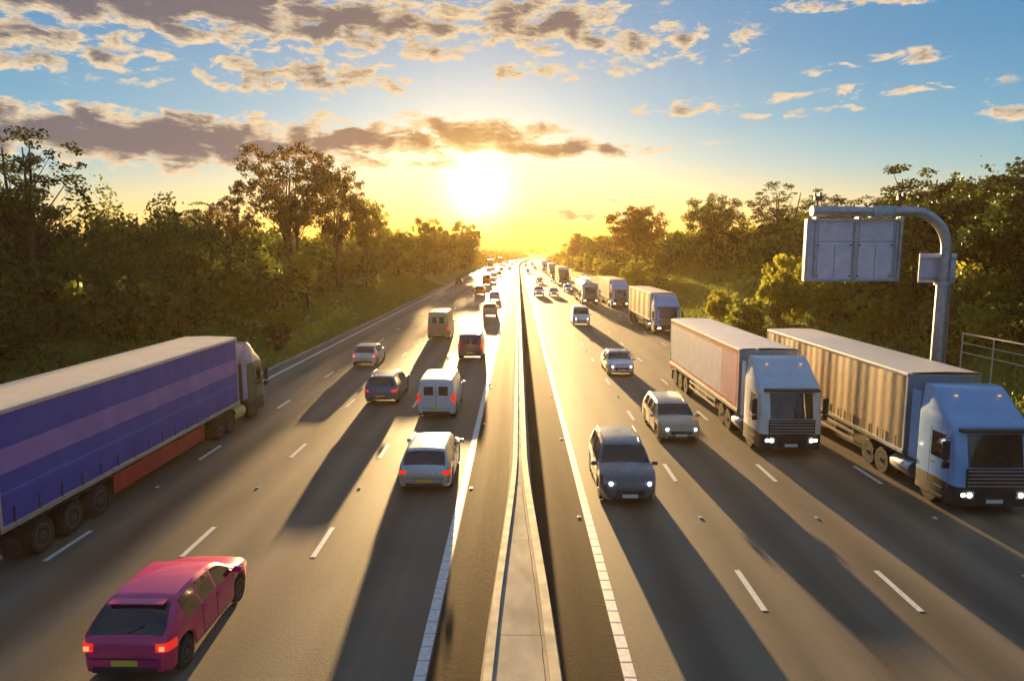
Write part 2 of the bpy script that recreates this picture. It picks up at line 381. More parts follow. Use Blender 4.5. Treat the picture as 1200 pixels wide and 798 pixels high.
# central concrete barrier, widening to a filled double wall towards the camera
def build_barrier():
    root = empty('concrete_barrier', (cx(0), 0, 0)); tag(root, 'long pale concrete barrier down the middle between the two carriageways', 'safety barrier')
    ysb = [-20, -5, 0, 4, 8, 11, 14, 17, 20, 22, 24, 30, 40] + [50 + 15 * i for i in range(50)] + [820 + 30 * i for i in range(20)]
    wall = MB(); rings = []
    def hw(y): return .24 + .46 * (1 - sstep(9, 25, y)) + .0
    for y in ysb:
        a = hw(y); c = cx(y) - .08
        rings.append([(c - a - .17, y, -.02), (c - a - .15, y, .12), (c - a - .03, y, .40), (c - a, y, .9), (c - a + .13, y, .905), (c - a + .15, y, .86),
                      (c + a - .19, y, .86), (c + a - .17, y, .905), (c + a, y, .9), (c + a + .03, y, .40), (c + a + .15, y, .12), (c + a + .17, y, -.02)])
    wall.loft(rings)
    wall.build('barrier_wall', m_conc, root, smooth=25)
    cap = MB()
    for s in (-1, 1):
        rr = []
        for y in ysb:
            a = hw(y); c = cx(y) - .08; o = a - (.075 if s < 0 else .095); w = .078 if s < 0 else .098
            rr.append([(c + s * o - w, y, .89), (c + s * o - w, y, .935), (c + s * o + w, y, .935), (c + s * o + w, y, .89)])
        cap.loft(rr)
    cap.build('coping', m_conc_top, root, smooth=25)
    mj = material('joint_dark', (.24, .20, .15), .9)
    for k in range(0, 16):
        y = 8.1 + 4.4 * k; a = hw(y); jb = MB()
        jb.add([(cx(y) - .08 - a + .19, y, .863), (cx(y) - .08 + a - .19, y, .863), (cx(y) - .08 + a - .19, y + .012, .863), (cx(y) - .08 - a + .19, y + .012, .863)], [(0, 1, 2, 3)]) if a > .3 else jb.box((cx(y) - .08, y, .862), (.05, .012, .012))
        jb.build('joint', mj, root, fix=False)
build_barrier()
# cracked seam on the infill
mb = MB(); rr = []
for i in range(70):
    y = 5 + 16 * i / 69; a = .24 + .46 * (1 - sstep(9, 25, y)); x = a - .27 + .015 * mnoise.noise(Vector((y * 2, 0, 0)))
    w = .008 + .006 * mnoise.noise(Vector((y * 3, 4, 0))); rr.append([(x - w, y, .865), (x + w, y, .865)])
mb.loft(rr, cap=False, closed=False)
o = mb.build('crack', material('crack_dark', (.05, .035, .02), .9), bpy.data.objects['concrete_barrier'], fix=False)

# road studs
stud = None
for l in (-9.28, -5.68, 5.67, 9.3, 13.0, -12.85, -1.72, 1.85):
    for k in range(0, 5):
        y = (23.2 if l < 0 else 20.6) + 18 * k * (1 if abs(l) > 3 else .5)
        if stud is None:
            mb = MB(); mb.box((0, 0, .009), (.11, .14, .018), 0, .006); mb.box((0, -.05, .018), (.08, .03, .008), 1); mb.box((0, .05, .018), (.08, .03, .008), 1)
            stud = mb.build('road_stud', [m_white, m_plw]); o = stud
        else:
            o = stud.copy(); col.objects.link(o)
        tag(o, 'small raised reflective stud set in the road surface between lane lines', 'road stud', 'reflective road studs along the lane lines')
        o.location = (cx(0) + l + (0 if abs(l) > 3 else 0), y, .004)

# ================================================================== wheels and vehicles
WH = {}
def wheel(root, x, y, r, w, name='wheel', twin=False):
    key = (round(r, 3), round(w, 3), x > 0)
    s = 1 if x > 0 else -1
    if key not in WH:
        t = MB(); t.lathe([(r * .60, -w / 2), (r * .93, -w / 2), (r, -w * .32), (r, w * .32), (r * .93, w / 2), (r * .60, w / 2)], 'X', n=26)
        me = t.build(name, m_tyre, smooth=35)
        q = MB(); q.lathe([(r * .62, -w * .3), (r * .62, s * w * .0), (r * .62, w * .3)], 'X', n=26)
        q.lathe([(.02, s * w * .30), (r * .16, s * w * .52), (r * .2, s * w * .40), (r * .2, s * w * .2)], 'X', n=14)
        for k in range(7):
            a = 2 * math.pi * k / 7
            q.box((s * w * .36, math.cos(a) * r * .38, math.sin(a) * r * .38), (w * .16, r * .14, r * .48), rot=None) if False else q.tube([(s * w * .40, math.cos(a) * r * .14, math.sin(a) * r * .14), (s * w * .42, math.cos(a) * r * .60, math.sin(a) * r * .60)], r * .055, 5)
        q.lathe([(r * .60, s * w * .36), (r * .63, s * w * .50), (r * .57, s * w * .50), (r * .56, s * w * .36)], 'X', n=26)
        rim = q.build('rim', m_rim, me, smooth=35)
        WH[key] = (me.data, rim.data); tyre = me
    else:
        tyre = bpy.data.objects.new(name, WH[key][0]); col.objects.link(tyre)
        rim = bpy.data.objects.new('rim', WH[key][1]); col.objects.link(rim); rim.parent = tyre
    tyre.parent = root; tyre.location = (x, y, r)
    return tyre

CARS = {
 'hatch': dict(L=4.1, W=1.78, H=1.47, belt=.93, top=[(0, .55), (.03, .80), (.12, .98), (.62, 1.38), (.85, 1.45), (1.5, 1.47), (2.15, 1.43), (2.45, 1.36), (3.12, .98), (3.55, .90), (3.9, .80), (4.04, .66), (4.1, .5)],
    rw=(.12, .62), ws=(2.45, 3.12), sw=[(.75, 1.35), (1.42, 2.02), (2.09, 2.9)], ax=(.68, 3.28)),
 'estate': dict(L=4.65, W=1.82, H=1.50, belt=.95, top=[(0, .55), (.03, .85), (.10, 1.02), (.42, 1.42), (.6, 1.48), (1.8, 1.50), (2.6, 1.46), (2.85, 1.40), (3.5, 1.02), (4.05, .92), (4.42, .80), (4.6, .66), (4.65, .5)],
    rw=(.10, .42), ws=(2.85, 3.5), sw=[(.55, 1.3), (1.37, 2.2), (2.27, 3.25)], ax=(.85, 3.75)),
 'suv': dict(L=4.55, W=1.88, H=1.70, belt=1.06, top=[(0, .6), (.03, .98), (.10, 1.14), (.42, 1.6), (.6, 1.67), (1.8, 1.70), (2.5, 1.66), (2.75, 1.60), (3.4, 1.16), (3.95, 1.07), (4.35, .96), (4.5, .8), (4.55, .6)],
    rw=(.10, .42), ws=(2.75, 3.4), sw=[(.55, 1.25), (1.32, 2.1), (2.17, 3.15)], ax=(.82, 3.65)),
 'saloon': dict(L=4.6, W=1.80, H=1.43, belt=.93, top=[(0, .55), (.04, .82), (.12, .98), (.62, 1.03), (1.25, 1.36), (1.5, 1.42), (2.2, 1.43), (2.65, 1.37), (3.4, .98), (3.95, .89), (4.35, .78), (4.55, .64), (4.6, .5)],
    rw=(.62, 1.25), ws=(2.65, 3.4), sw=[(1.15, 1.5), (1.57, 2.2), (2.27, 3.15)], ax=(.9, 3.7)),
 'van': dict(L=4.95, W=1.94, H=2.0, belt=1.12, top=[(0, .6), (.02, 1.2), (.08, 1.9), (.2, 1.97), (1.6, 2.0), (3.1, 1.97), (3.4, 1.88), (4.05, 1.22), (4.5, 1.08), (4.82, .92), (4.92, .7), (4.95, .5)],
    rw=(-1, -1), ws=(3.4, 4.05), sw=[(3.0, 3.75)], ax=(.95, 4.0)),
 'big_van': dict(L=5.9, W=2.05, H=2.65, belt=1.30, top=[(0, .6), (.02, 1.4), (.08, 2.5), (.2, 2.61), (2.0, 2.65), (4.0, 2.62), (4.4, 2.45), (4.95, 1.42), (5.4, 1.22), (5.75, 1.02), (5.86, .8), (5.9, .5)],
    rw=(-1, -1), ws=(4.4, 4.95), sw=[(3.95, 4.65)], ax=(1.1, 4.9)),
}
PROTO = {}
def make_vehicle(kind, pm, name, head='lit', tail='dim', roofm=None):
    p = CARS[kind]; L, W, H = p['L'], p['W'], p['H']; belt = p['belt']; bx = max(a for a in (H - belt,))
    root = empty(name)
    wr = .33 if H < 1.9 else .36
    ar = wr + .055
    ys = set(a for a, _ in p['top']) | set(p['ws']) | set(y for s in p['sw'] for y in s) | {L * k / 56 for k in range(57)} | {.03, .07, .12, L - .03, L - .08, L - .14}
    if p['rw'][0] > 0: ys |= set(p['rw'])
    for a in p['ax']: ys |= {a + ar * math.cos(t) for t in [math.pi * k / 8 for k in range(9)]}
    ys = sorted(y for y in ys if 0 <= y <= L)
    yy = [ys[0]]
    for y in ys[1:]:
        if y - yy[-1] > .012: yy.append(y)
    ys = yy
    rings = []
    for y in ys:
        tf = max(0, 1 - y / .30) ** 2.2 * .17 + max(0, 1 - y / 1.6) * .03 + max(0, 1 - (L - y) / .75) ** 2 * .24
        w = W / 2 * (1 - tf)
        zt = pchip(p['top'], y)
        zb = .22 + .10 * max(0, 1 - y / .4) + .06 * max(0, 1 - (L - y) / .4)
        for a in p['ax']:
            d = abs(y - a)
            if d < ar: zb = max(zb, wr + math.sqrt(ar * ar - d * d))
        bl = min(belt + .05 * (1 - y / L), zt - .05)
        tum = max(0, (zt - bl)) / (H - belt)
        van = kind in ('van', 'big_van')
        wt = w * .97 - (.10 if van else .20) * W / 2 * tum
        zs = max(zb + .03, bl - .22)
        half = [(w * .95, zb), (w, min(zb + .10, zs - .01)), (w * 1.005, zs), (w * .975, bl), (wt, zt - .045 - .03 * tum), (wt - .07, zt), (wt * .5, zt + .022), (0, zt + .03)]
        rings.append([(x, y - L / 2, z) for x, z in half])
    G = {'body': MB(), 'windscreen': MB(), 'rear_window': MB(), 'side_window': [MB(), MB()], 'door': [MB(), MB()]}
    vb = {}
    def emit(dst, quad): dst.add(quad, [(0, 1, 2, 3)])
    for i in range(len(ys) - 1):
        ym = (ys[i] + ys[i + 1]) / 2; a, b = rings[i], rings[i + 1]
        for j in range(7):
            for s in (1, -1):
                q = [a[j], a[j + 1], b[j + 1], b[j]]; q = [(x * s, y_, z) for x, y_, z in q]
                if s < 0: q = q[::-1]
                dst = G['body']
                if j >= 5 and p['ws'][0] < ym < p['ws'][1]: dst = G['windscreen']
                elif j >= 5 and p['rw'][0] < ym < p['rw'][1]: dst = G['rear_window']
                elif j == 3 and any(u < ym < v for u, v in p['sw']) and a[4][2] - a[3][2] > .10: dst = G['side_window'][0 if s > 0 else 1]
                elif j in (1, 2) and any(u - .06 < ym < v + .04 for u, v in p['sw'][-2:]) and not any(abs(ym - a_) < ar + .02 for a_ in p['ax']): dst = G['door'][0 if s > 0 else 1]
                emit(dst, q)
    for r, rv in ((rings[0], 0), (rings[-1], 1)):
        loop = r + [(-x, y, z) for x, y, z in r[::-1][1:]]
        G['body'].add(loop, [tuple(range(len(loop)))])
    body = G['body'].build('body', pm, root, smooth=38)
    G['windscreen'].build('windscreen', m_glass, root, smooth=40)
    if G['rear_window'].v: G['rear_window'].build('rear_window', m_glass, root, smooth=40)
    for g in G['side_window']: g.build('side_window', m_glass, root, smooth=40)
    for g in G['door']:
        if g.v: g.build('door', pm, root, smooth=40)
    for s in (1, -1):
        for k_, (u, v) in enumerate(p['sw'][-2:]):
            for yb_ in ([u - .035, v + .035] if k_ == len(p['sw'][-2:]) - 1 else [u - .035]):
                i_ = min(range(len(ys)), key=lambda q_: abs(ys[q_] - yb_)); sm = MB()
                sm.tube([(s * (x + .001), y, z) for x, y, z in (rings[i_][1], rings[i_][2], rings[i_][3])], .0075, 4); sm.build('door_seam', m_dark, root)
            i_ = min(range(len(ys)), key=lambda q_: abs(ys[q_] - u - .12)); r_ = rings[i_]
            dh = MB(); dh.box((s * (r_[2][0] + .012), r_[2][1], r_[2][2] + .05), (.03, .17, .03), bev=.01); dh.build('door_handle', pm, root)
    if p['rw'][0] > 0:
        i_ = min(range(len(ys)), key=lambda q_: abs(ys[q_] - p['rw'][0]))
        wi = MB(); yw, zw = rings[i_][7][1], rings[i_][7][2]; dy_ = (p['rw'][1] - p['rw'][0]); dz_ = pchip(p['top'], p['rw'][1]) - pchip(p['top'], p['rw'][0])
        wi.tube([(0, yw - .01, zw + .01), (.32, yw + dy_ * .22, zw + dz_ * .26 + .02)], .01, 5); wi.build('rear_wiper', m_dark, root)
    ub = MB(); ub.box((0, 0, .45), (W * .86, L * .93, .36), bev=.03); ub.build('underbody', m_dark, root)
    for a in p['ax']:
        for s in (1, -1): wheel(root, s * (W / 2 - .125), a - L / 2, wr, .215)
    zf = interp(p['top'], L - .05); zr = .78 if H < 1.9 else 1.05
    f = MB(); f.box((0, L / 2 - .0, .52), (W * .5, .035, .16), bev=.012); f.box((0, L / 2 - .012, .33), (W * .66, .05, .10), bev=.015); f.build('grille', m_dark, root)
    for s in (1, -1):
        hz = .66 if H < 1.6 else .80; tall = H >= 1.9
        h = MB(); h.loft([[(s * W * x_, L / 2 + dy, hz + dz) for dy, dz in ((q0, -.055), (q0 + .02, 0), (q0 - .02, .055 + up), (q0 - .22, .06 + up), (q0 - .22, -.05))] for x_, q0, up in ((.24, .00, .0), (.32, -.03, .015), (.40, -.10, .03), (.455, -.22, .05))])
        hl = h.build('headlight', m_headoff, root, smooth=50)
        if head == 'lit':
            e = MB(); e.lathe([(.005, .03), (.05, .025), (.065, 0), (.065, -.06)], 'Y', (s * W * .33, L / 2 - .03, hz + .005), 14); e.build('lamp', m_head, hl, smooth=50)
        th = .085 if H < 1.6 else (.22 if tall else .16); tw = .10 if tall else .17
        t = MB(); t.loft([[(s * W / 2 * x_, -L / 2 + y_, zr - th), (s * W / 2 * x_, -L / 2 + y_ - .015, zr), (s * W / 2 * x_, -L / 2 + y_ + .01, zr + th), (s * W / 2 * x_, -L / 2 + y_ + .10, zr + th), (s * W / 2 * x_, -L / 2 + y_ + .10, zr - th)] for x_, y_ in ((.93 - tw * 1.5, .02), (.93 - tw * .5, .03), (.93, .09), (.985, .22))])
        tl_ = t.build('tail_light', m_tail, root, smooth=50)
        e = MB(); e.box((s * W / 2 * (.93 - tw * .7), -L / 2 + .012, zr), (W * tw * .34, .02, th * 1.0), bev=.015); e.build('lamp', m_tailon if tail == 'lit' else m_tail, tl_, smooth=50)
        ym = L / 2 - (L - p['ws'][1]) - .18
        wm = MB(); wm.box((s * (W / 2 + .10), ym, belt + .04), (.20, .11, .14), bev=.04); wm.box((s * (W / 2), ym + .02, belt + .0), (.10, .05, .04)); wm.build('mirror', pm, root, smooth=50)
    pl = MB(); pl.box((0, L / 2 + .022, .42), (.5, .02, .11)); pl.build('number_plate', m_plw, root)
    rb = MB(); rb.box((0, -L / 2 + .0, .36), (W * .70, .05, .12), bev=.02); rb.box((0, -L / 2 - .004, .585), (W * .74, .02, .012)); rb.build('rear_bumper', m_dark, root)
    pr = MB(); pr.box((0, -L / 2 - .012, .50 if H < 1.6 else .56), (.5, .016, .11)); pr.build('number_plate', m_ply, root)
    if kind in ('estate', 'suv'):
        for s in (1, -1):
            y0, y1 = -L / 2 + .7, -L / 2 + (2.45)
            rr = MB(); x = s * (W / 2 * .70); rr.tube([(x, y0, H + .0), (x, y0 + .08, H + .065), (x, y1 - .08, H + .06), (x, y1, H - .02)], .018, 6); rr.build('roof_rail', m_alu, root, smooth=50)
    if kind in ('van', 'big_van'):
        d = MB(); d.box((0, -L / 2 - .002, H * .55), (.02, .02, H * .62))
        for s in (1, -1): d.box((s * .36, -L / 2 - .0, H * .72), (.46, .03, H * .22), bev=.012)
        d.build('rear_door', m_glass, root)
    if kind == 'hatch' or kind == 'suv':
        sp = MB(); sp.box((0, -L / 2 + .60, H - .045), (W * .62, .24, .03), bev=.012); sp.build('spoiler', pm, root)
    for s in (-.35, .35):
        wp = MB(); wp.tube([(s, L / 2 - (L - p['ws'][1]) + .02, belt + .10), (s - .3, L / 2 - (L - p['ws'][1]) - .12, belt + .19)], .008, 4); wp.build('wiper', m_dark, root)
    return root
def vehicle(kind, color, pm, lat, y, label, away, cat='car', head='lit', tail='dim', name=None, group=None, scale=1.0):
    nm = name or {'hatch': 'hatchback', 'estate': 'estate_car', 'suv': 'crossover_car', 'saloon': 'saloon_car', 'van': 'van', 'big_van': 'van'}[kind]
    if away: head = 'off'
    key = (kind, color, head, tail, nm)
    if key not in PROTO: o = make_vehicle(kind, pm, nm, head, tail); PROTO[key] = o
    else: o = copy_tree(PROTO[key])
    o.location = (cx(y) + lat - .08, y, .008); o.rotation_euler = (0, 0, heading(y) + (0 if away else math.pi))
    tag(o, label, cat, group or ('vehicles driving away on the left carriageway' if away else 'vehicles approaching on the right carriageway'))
    return o

def rrect(w, y0, y1, z, r=.16, n=4):
    """rounded rectangle ring seen from above"""
    pts = []
    for cxx, cy, a0 in ((w - r, y1 - r, 0), (-w + r, y1 - r, 90), (-w + r, y0 + r * .3, 180), (w - r, y0 + r * .3, 270)):
        rr = r if cy > (y0 + y1) / 2 else r * .3
        cc = cxx if rr == r else (w - rr if cxx > 0 else -w + rr)
        for k in range(n + 1):
            a = R(a0 + 90 * k / n); pts.append((cc + rr * math.cos(a), cy + rr * math.sin(a), z))
    return pts

def make_lorry(name, cabm, cab2, bodykind, sidemats, roofm, H=4.0, LT=13.6, tot=16.5, head=True, bands=None, skirt=None, tank=None, vertical=None, detail=False):
    root = empty(name); L = tot; F = L / 2
    w = 1.24
    # ---- cab
    ht = min(H - .12, 3.85)
    c = MB()
    secs = [(.32, 0.0), (.55, .03), (.95, .03), (1.55, -.02), (2.62, -.22), (2.85, -.30), (3.0, -.52), (3.25, -.85), (ht - .15, -1.30), (ht, -1.55)]
    rings = []
    for z, dy in secs:
        wz = w if z < 2.9 else w - .10 * (z - 2.9) / .8
        rings.append(rrect(wz, F - 2.15, F + dy, z, .22))
    c.loft(rings, mfun=lambda i, j: 1 if i < 2 else (0 if i < 5 else 2))
    cab = c.build('cab', [cabm, m_dark, cab2], root, smooth=32)
    g = MB()
    def front(z): return F + interp([(a, b) for a, b in secs], z)
    for i, (za, zb) in enumerate(((1.62, 2.10), (2.10, 2.58))):
        pass
    rws = []
    for z in (1.58, 1.9, 2.2, 2.6):
        yf = front(z) + .015
        rws.append([(-1.16, yf - .20, z), (-1.08, yf - .07, z), (-.8, yf + .0, z), (0, yf + .02, z), (.8, yf, z), (1.08, yf - .07, z), (1.16, yf - .20, z)])
    g.loft(rws, cap=False, closed=False)
    g.build('windscreen', m_glass, cab, smooth=50)
    v = MB(); v.box((0, front(2.72) + .10, 2.72), (2.2, .30, .10), bev=.03, rot=None); v.build('sun_visor', m_dark, cab)
    gr = MB()
    gr.box((0, front(1.2) + .012, 1.24), (1.86, .05, .62), 0, .02)
    for k in range(5): gr.box((0, front(1.2) + .04, 1.0 + .12 * k), (1.76, .04, .03), 1, .008)
    gr.box((0, F + .032, .50), (1.05, .03, .26), 0, .01)
    gr.build('grille', [m_dark, m_alu], cab)
    for s in (-.5, .35):
        wp = MB(); wp.tube([(s, front(1.64) + .05, 1.62), (s + .45, front(2.0) + .05, 1.95)], .012, 4); wp.build('wiper', m_dark, cab)
    for s in (1, -1):
        h = MB(); h.loft([[(s * x_, F + q0 + dy, .70 + dz) for dy, dz in ((.0, -.12), (.03, 0), (0, .12 + up), (-.25, .12 + up), (-.25, -.12))] for x_, q0, up in ((.66, .04, .0), (.86, .03, .02), (1.05, -.03, .06), (1.19, -.15, .10))]); hl = h.build('headlight', m_headoff, root, smooth=50)
        if head:
            for hx in (.80, .98): e = MB(); e.lathe([(.005, .03), (.06, .025), (.075, 0), (.075, -.06)], 'Y', (s * hx, F + (.06 if hx < .9 else .02), .70), 14); e.build('lamp', m_head, hl, smooth=50)
        for y_ in (F - .40, F - 1.42): ds = MB(); ds.box((s * (w + .004), y_, 1.62), (.006, .018, 1.9)); ds.build('door_seam', m_dark, cab)
        dh = MB(); dh.box((s * (w + .015), F - 1.25, 1.42), (.03, .2, .05), bev=.01); dh.build('door_handle', m_dark, cab)
        sw = MB(); x = s * (w + .006)
        sw.add([(x, F - .45, 1.62), (x, F - 1.35, 1.62), (x - s * .0, F - 1.35, 2.45), (x, F - .62, 2.45)], [(0, 1, 2, 3)]); sw.build('side_window', m_glass, cab, fix=False)
        m = MB(); m.box((s * (w + .20), F - .28, 2.05), (.22, .12, .62), bev=.04); m.box((s * (w + .18), F - .28, 1.58), (.22, .12, .22), bev=.04)
        m.tube([(s * (w - .02), F - .40, 2.42), (s * (w + .2), F - .28, 2.42), (s * (w + .2), F - .28, 1.5)], .02, 5); m.build('mirror', m_dark, cab, smooth=50)
        st = MB()
        for k in range(3): st.box((s * (w + .0), F - .85, .42 + .28 * k), (.06, .5, .05), bev=.01)
        st.build('step', m_dark, cab)
        # side fairing behind the cab and tank
        sf = MB(); sf.box((s * (w - .04), F - 2.42, 2.35), (.05, .5, 2.4), bev=.02); sf.build('side_fairing', cab2, cab)
        tk = MB(); tk.lathe([(.02, F - 3.75), (.27, F - 3.74), (.30, F - 3.68), (.30, F - 2.62), (.27, F - 2.56), (.02, F - 2.55)], 'Y', (s * .98, 0, .68), 20); tk.build('fuel_tank', tank or m_alu, root, smooth=40)
    if head:
        for s in (-.7, .7):
            q = MB(); q.box((s, front(ht - .25) + .06, ht - .22), (.10, .06, .045), bev=.015); q.build('marker_lamp', m_amber, cab)
    pl = MB(); pl.box((0, F + .045, .50), (.52, .02, .12)); pl.build('number_plate', m_plw, cab)
    # ---- tractor chassis
    ch = MB()
    for s in (1, -1): ch.box((s * .42, F - 3.2, .85), (.10, 5.6, .22))
    ch.box((0, F - 4.2, 1.03), (1.0, .9, .10), bev=.03); ch.box((0, F - 1.4, .72), (1.9, 1.6, .35), bev=.05); ch.build('tractor_chassis', m_chassis, root)
    for s in (1, -1):
        wheel(root, s * 1.05, F - 1.40, .50, .34); wheel(root, s * .98, F - 4.30, .50, .55); wheel(root, s * .98, F - 5.35 + (0.0), .50, .50) if tot > 16.4 else None
        a = MB(); a.loft([[(s * .70, F - 4.3 + math.cos(t) * .62, .5 + math.sin(t) * .60) , (s * 1.26, F - 4.3 + math.cos(t) * .62, .5 + math.sin(t) * .60)] for t in [math.pi * k / 10 for k in range(11)]], cap=False, closed=False)
        a.build('mudguard', m_dark, root, smooth=50)
    # ---- trailer
    tr = -F; tf = -F + LT; W = 1.275; zb = 1.18
    if bodykind == 'tank':
        t = MB(); rr_ = 1.12; zc = 2.42
        prof = [(.02, tr - .0), (.55, tr + .04), (.9, tr + .16), (1.08, tr + .36), (rr_, tr + .55)]
        for k in range(5):
            y = tr + .55 + (LT - 1.1) * (k + .5) / 5; prof += [(rr_, y - .04), (rr_ + .025, y - .035), (rr_ + .025, y + .035), (rr_, y + .04)]
        prof += [(rr_, tf - .55), (1.08, tf - .36), (.9, tf - .16), (.55, tf - .04), (.02, tf)]
        t.lathe(prof, 'Y', (0, 0, zc), 36); tr_o = t.build('tank', sidemats[0], root, smooth=35)
        wk = MB(); wk.box((0, (tr + tf) / 2, zc + rr_ + .03), (.55, LT * .72, .04))
        for k in range(4): wk.lathe([(.25, 0), (.25, .16), (.2, .20), (.02, .2)], 'Z', (0, tr + LT * (.2 + .2 * k), zc + rr_), 14)
        for s in (1, -1):
            wk.tube([(s * .3, tr + 2, zc + rr_ + .0), (s * .3, tr + 2, zc + rr_ + .35), (s * .3, tf - 2, zc + rr_ + .35), (s * .3, tf - 2, zc + rr_)], .02, 5)
        wk.build('walkway', m_alu, tr_o)
        la = MB()
        for s in (1, -1): la.tube([(s * .2, tr - .08, .9), (s * .2, tr - .08, zc + .9)], .02, 5)
        for k in range(7): la.tube([(-.2, tr - .08, 1.0 + .33 * k), (.2, tr - .08, 1.0 + .33 * k)], .014, 5)
        la.build('ladder', m_alu, tr_o)
    else:
        t = MB(); t.box((0, (tr + tf) / 2, zb + .05), (2 * W - .02, LT, .14)); 
        for (y, z) in ((tr + .05, 0), (tf - .05, 0)):
            for s in (1, -1): t.box((s * (W - .05), y, (zb + H) / 2), (.1, .10, H - zb - .05), bev=.01)
        t.box((0, tf - .02, (zb + H) / 2), (2 * W - .12, .05, H - zb - .08)); tr_o = t.build('trailer_body', m_alu, root)
        for s in (1, -1):
            cu = MB(); ny = 100; zs = bands or [zb + .12, H - .12]
            rows = []
            for k in range(ny + 1):
                y = tr + .11 + (LT - .22) * k / ny
                dx = .004 * math.sin(k * 1.3) + .012 * math.sin(k * .29) if bodykind == 'curtain' else 0
                rows.append([(s * (W - .012 + dx + .002 * zi), y, z) for zi, z in enumerate(zs)])
            if vertical:
                mf = lambda i, j: vertical(i / ny, j)
            else: mf = lambda i, j: min(j, len(sidemats) - 1)
            cu.loft(rows, cap=False, closed=False, mfun=mf); cu.build('side_curtain' if bodykind == 'curtain' else 'side_panel', sidemats, root, smooth=60)
            if bodykind == 'curtain':
                for k in range(16 if detail else 0):
                    b_ = MB(); b_.box((s * (W + .016), tr + .5 + (LT - 1) * k / 15, zb + .30), (.012, .05, .42)); b_.build('strap', m_dark, tr_o)
            rl = MB(); rl.box((s * (W - .02), (tr + tf) / 2, H - .07), (.08, LT, .12), bev=.02); rl.box((s * (W - .01), (tr + tf) / 2, zb + .04), (.07, LT, .15), bev=.015); rl.build('edge_rail', m_alu, tr_o)
        rf = MB(); rws = []
        for k in range(28):
            y = tr + LT * k / 27; b = .012 * (k % 2)
            rws.append([(-W + .02, y, H - .02), (-W + .16, y, H + .02 + b * .5), (0, y, H + .045 + b), (W - .16, y, H + .02 + b * .5), (W - .02, y, H - .02)])
        rf.loft(rws, cap=False, closed=False); rf.build('roof', roofm, root, smooth=60)
        d = MB()
        for s in (1, -1):
            d.box((s * .625, tr - .02, (zb + H) / 2), (1.20, .05, H - zb - .12), bev=.012)
        dd = d.build('rear_door', sidemats[0] if len(sidemats) == 1 else sidemats[0], root)
        lb = MB()
        for x in (-.9, -.3, .3, .9): lb.tube([(x, tr - .06, zb + .1), (x, tr - .06, H - .1)], .018, 5); lb.box((x + .08, tr - .07, zb + .7), (.2, .02, .04))
        lb.build('locking_bar', m_steel, dd)
    cs = MB()
    for s in (1, -1): cs.box((s * .45, (tr + tf) / 2 - .3, 1.0), (.12, LT - 1.0, .26))
    for k in range(9): cs.box((0, tr + .8 + 1.45 * k, 1.06), (2.3, .08, .10))
    for s in (1, -1): cs.box((s * .7, tf - 3.1, .62), (.14, .14, .9)); cs.box((s * .7, tf - 3.1, .16), (.3, .3, .04))
    cs.build('trailer_chassis', m_chassis, root)
    for s in (1, -1):
        sg = MB(); y0, y1 = tr + 4.9, tf - 3.6
        if skirt: sg.box((s * 1.22, (y0 + y1) / 2, .74), (.03, y1 - y0, .62), bev=.01)
        else:
            sg.box((s * 1.22, (y0 + y1) / 2, .62), (.03, y1 - y0, .12), bev=.01); sg.box((s * 1.22, (y0 + y1) / 2, .92), (.03, y1 - y0, .12), bev=.01)
            for k in range(4): sg.box((s * 1.19, y0 + .2 + (y1 - y0 - .4) * k / 3, .86), (.04, .06, .62))
        sg.build('side_guard', skirt or m_alu, root)
        for k in range(3): wheel(root, s * 1.04, tr + 1.5 + 1.31 * k, .50, .42)
        mg = MB(); mg.box((s * 1.04, tr + .62, .52), (.44, .02, .55)); mg.box((s * 1.04, tr + 2.8, 1.06), (.46, 4.1, .03)); mg.build('mudflap', m_dark, root)
        tl = MB(); tl.box((s * .98, tr - .05, .88), (.48, .07, .15), bev=.02); tl.build('tail_light', m_tail, root)
    ub = MB(); ub.box((0, tr + .06, .50), (2.35, .08, .12), bev=.02)
    for s in (1, -1): ub.box((s * .6, tr + .08, .72), (.1, .06, .44))
    ub.build('rear_bumper', m_alu, root)
    np_ = MB(); np_.box((0, tr - .045, .88), (.52, .02, .12)); np_.build('number_plate', m_ply, root)
    return root
def put(o, lat, y, away, label, cat='lorry', group=None):
    o.location = (cx(y) + lat - .08, y, .008); o.rotation_euler = (0, 0, heading(y) + (0 if away else math.pi))
    return tag(o, label, cat, group or ('vehicles driving away on the left carriageway' if away else 'vehicles approaching on the right carriageway'))

# ---- colours
P = dict(magenta=paint('magenta_paint', (.62, .02, .16)), white=paint('white_paint', (.72, .72, .70), .3, 0), silver=paint('silver_paint', (.50, .51, .53), .28, .7),
         blue=paint('mid_blue_paint', (.06, .22, .52)), red=paint('red_paint', (.50, .025, .02)), black=paint('black_paint', (.022, .022, .026), .25), plum=paint('plum_paint', (.13, .07, .14)),
         grey=paint('graphite_paint', (.12, .125, .14), .28, .5), gold=paint('champagne_paint', (.45, .36, .22), .3, .5), slate=paint('slate_blue_paint', (.10, .15, .24), .3, .4), brown=paint('brown_paint', (.20, .10, .05)),
         navy=paint('navy_paint', (.02, .05, .20)), green=paint('green_paint', (.03, .13, .08)), sky=paint('light_blue_paint', (.26, .46, .78), .3, 0), pale=paint('pale_blue_paint', (.55, .66, .80), .3, 0), lilac=paint('lilac_paint', (.36, .33, .55), .35, 0))
C_blue = cloth('navy_curtain', (.03, .07, .42)); C_lil = cloth('lilac_band', (.34, .20, .52)); C_bl2 = cloth('bright_blue_band', (.05, .16, .60)); C_cream = cloth('cream_roof', (.72, .62, .48))
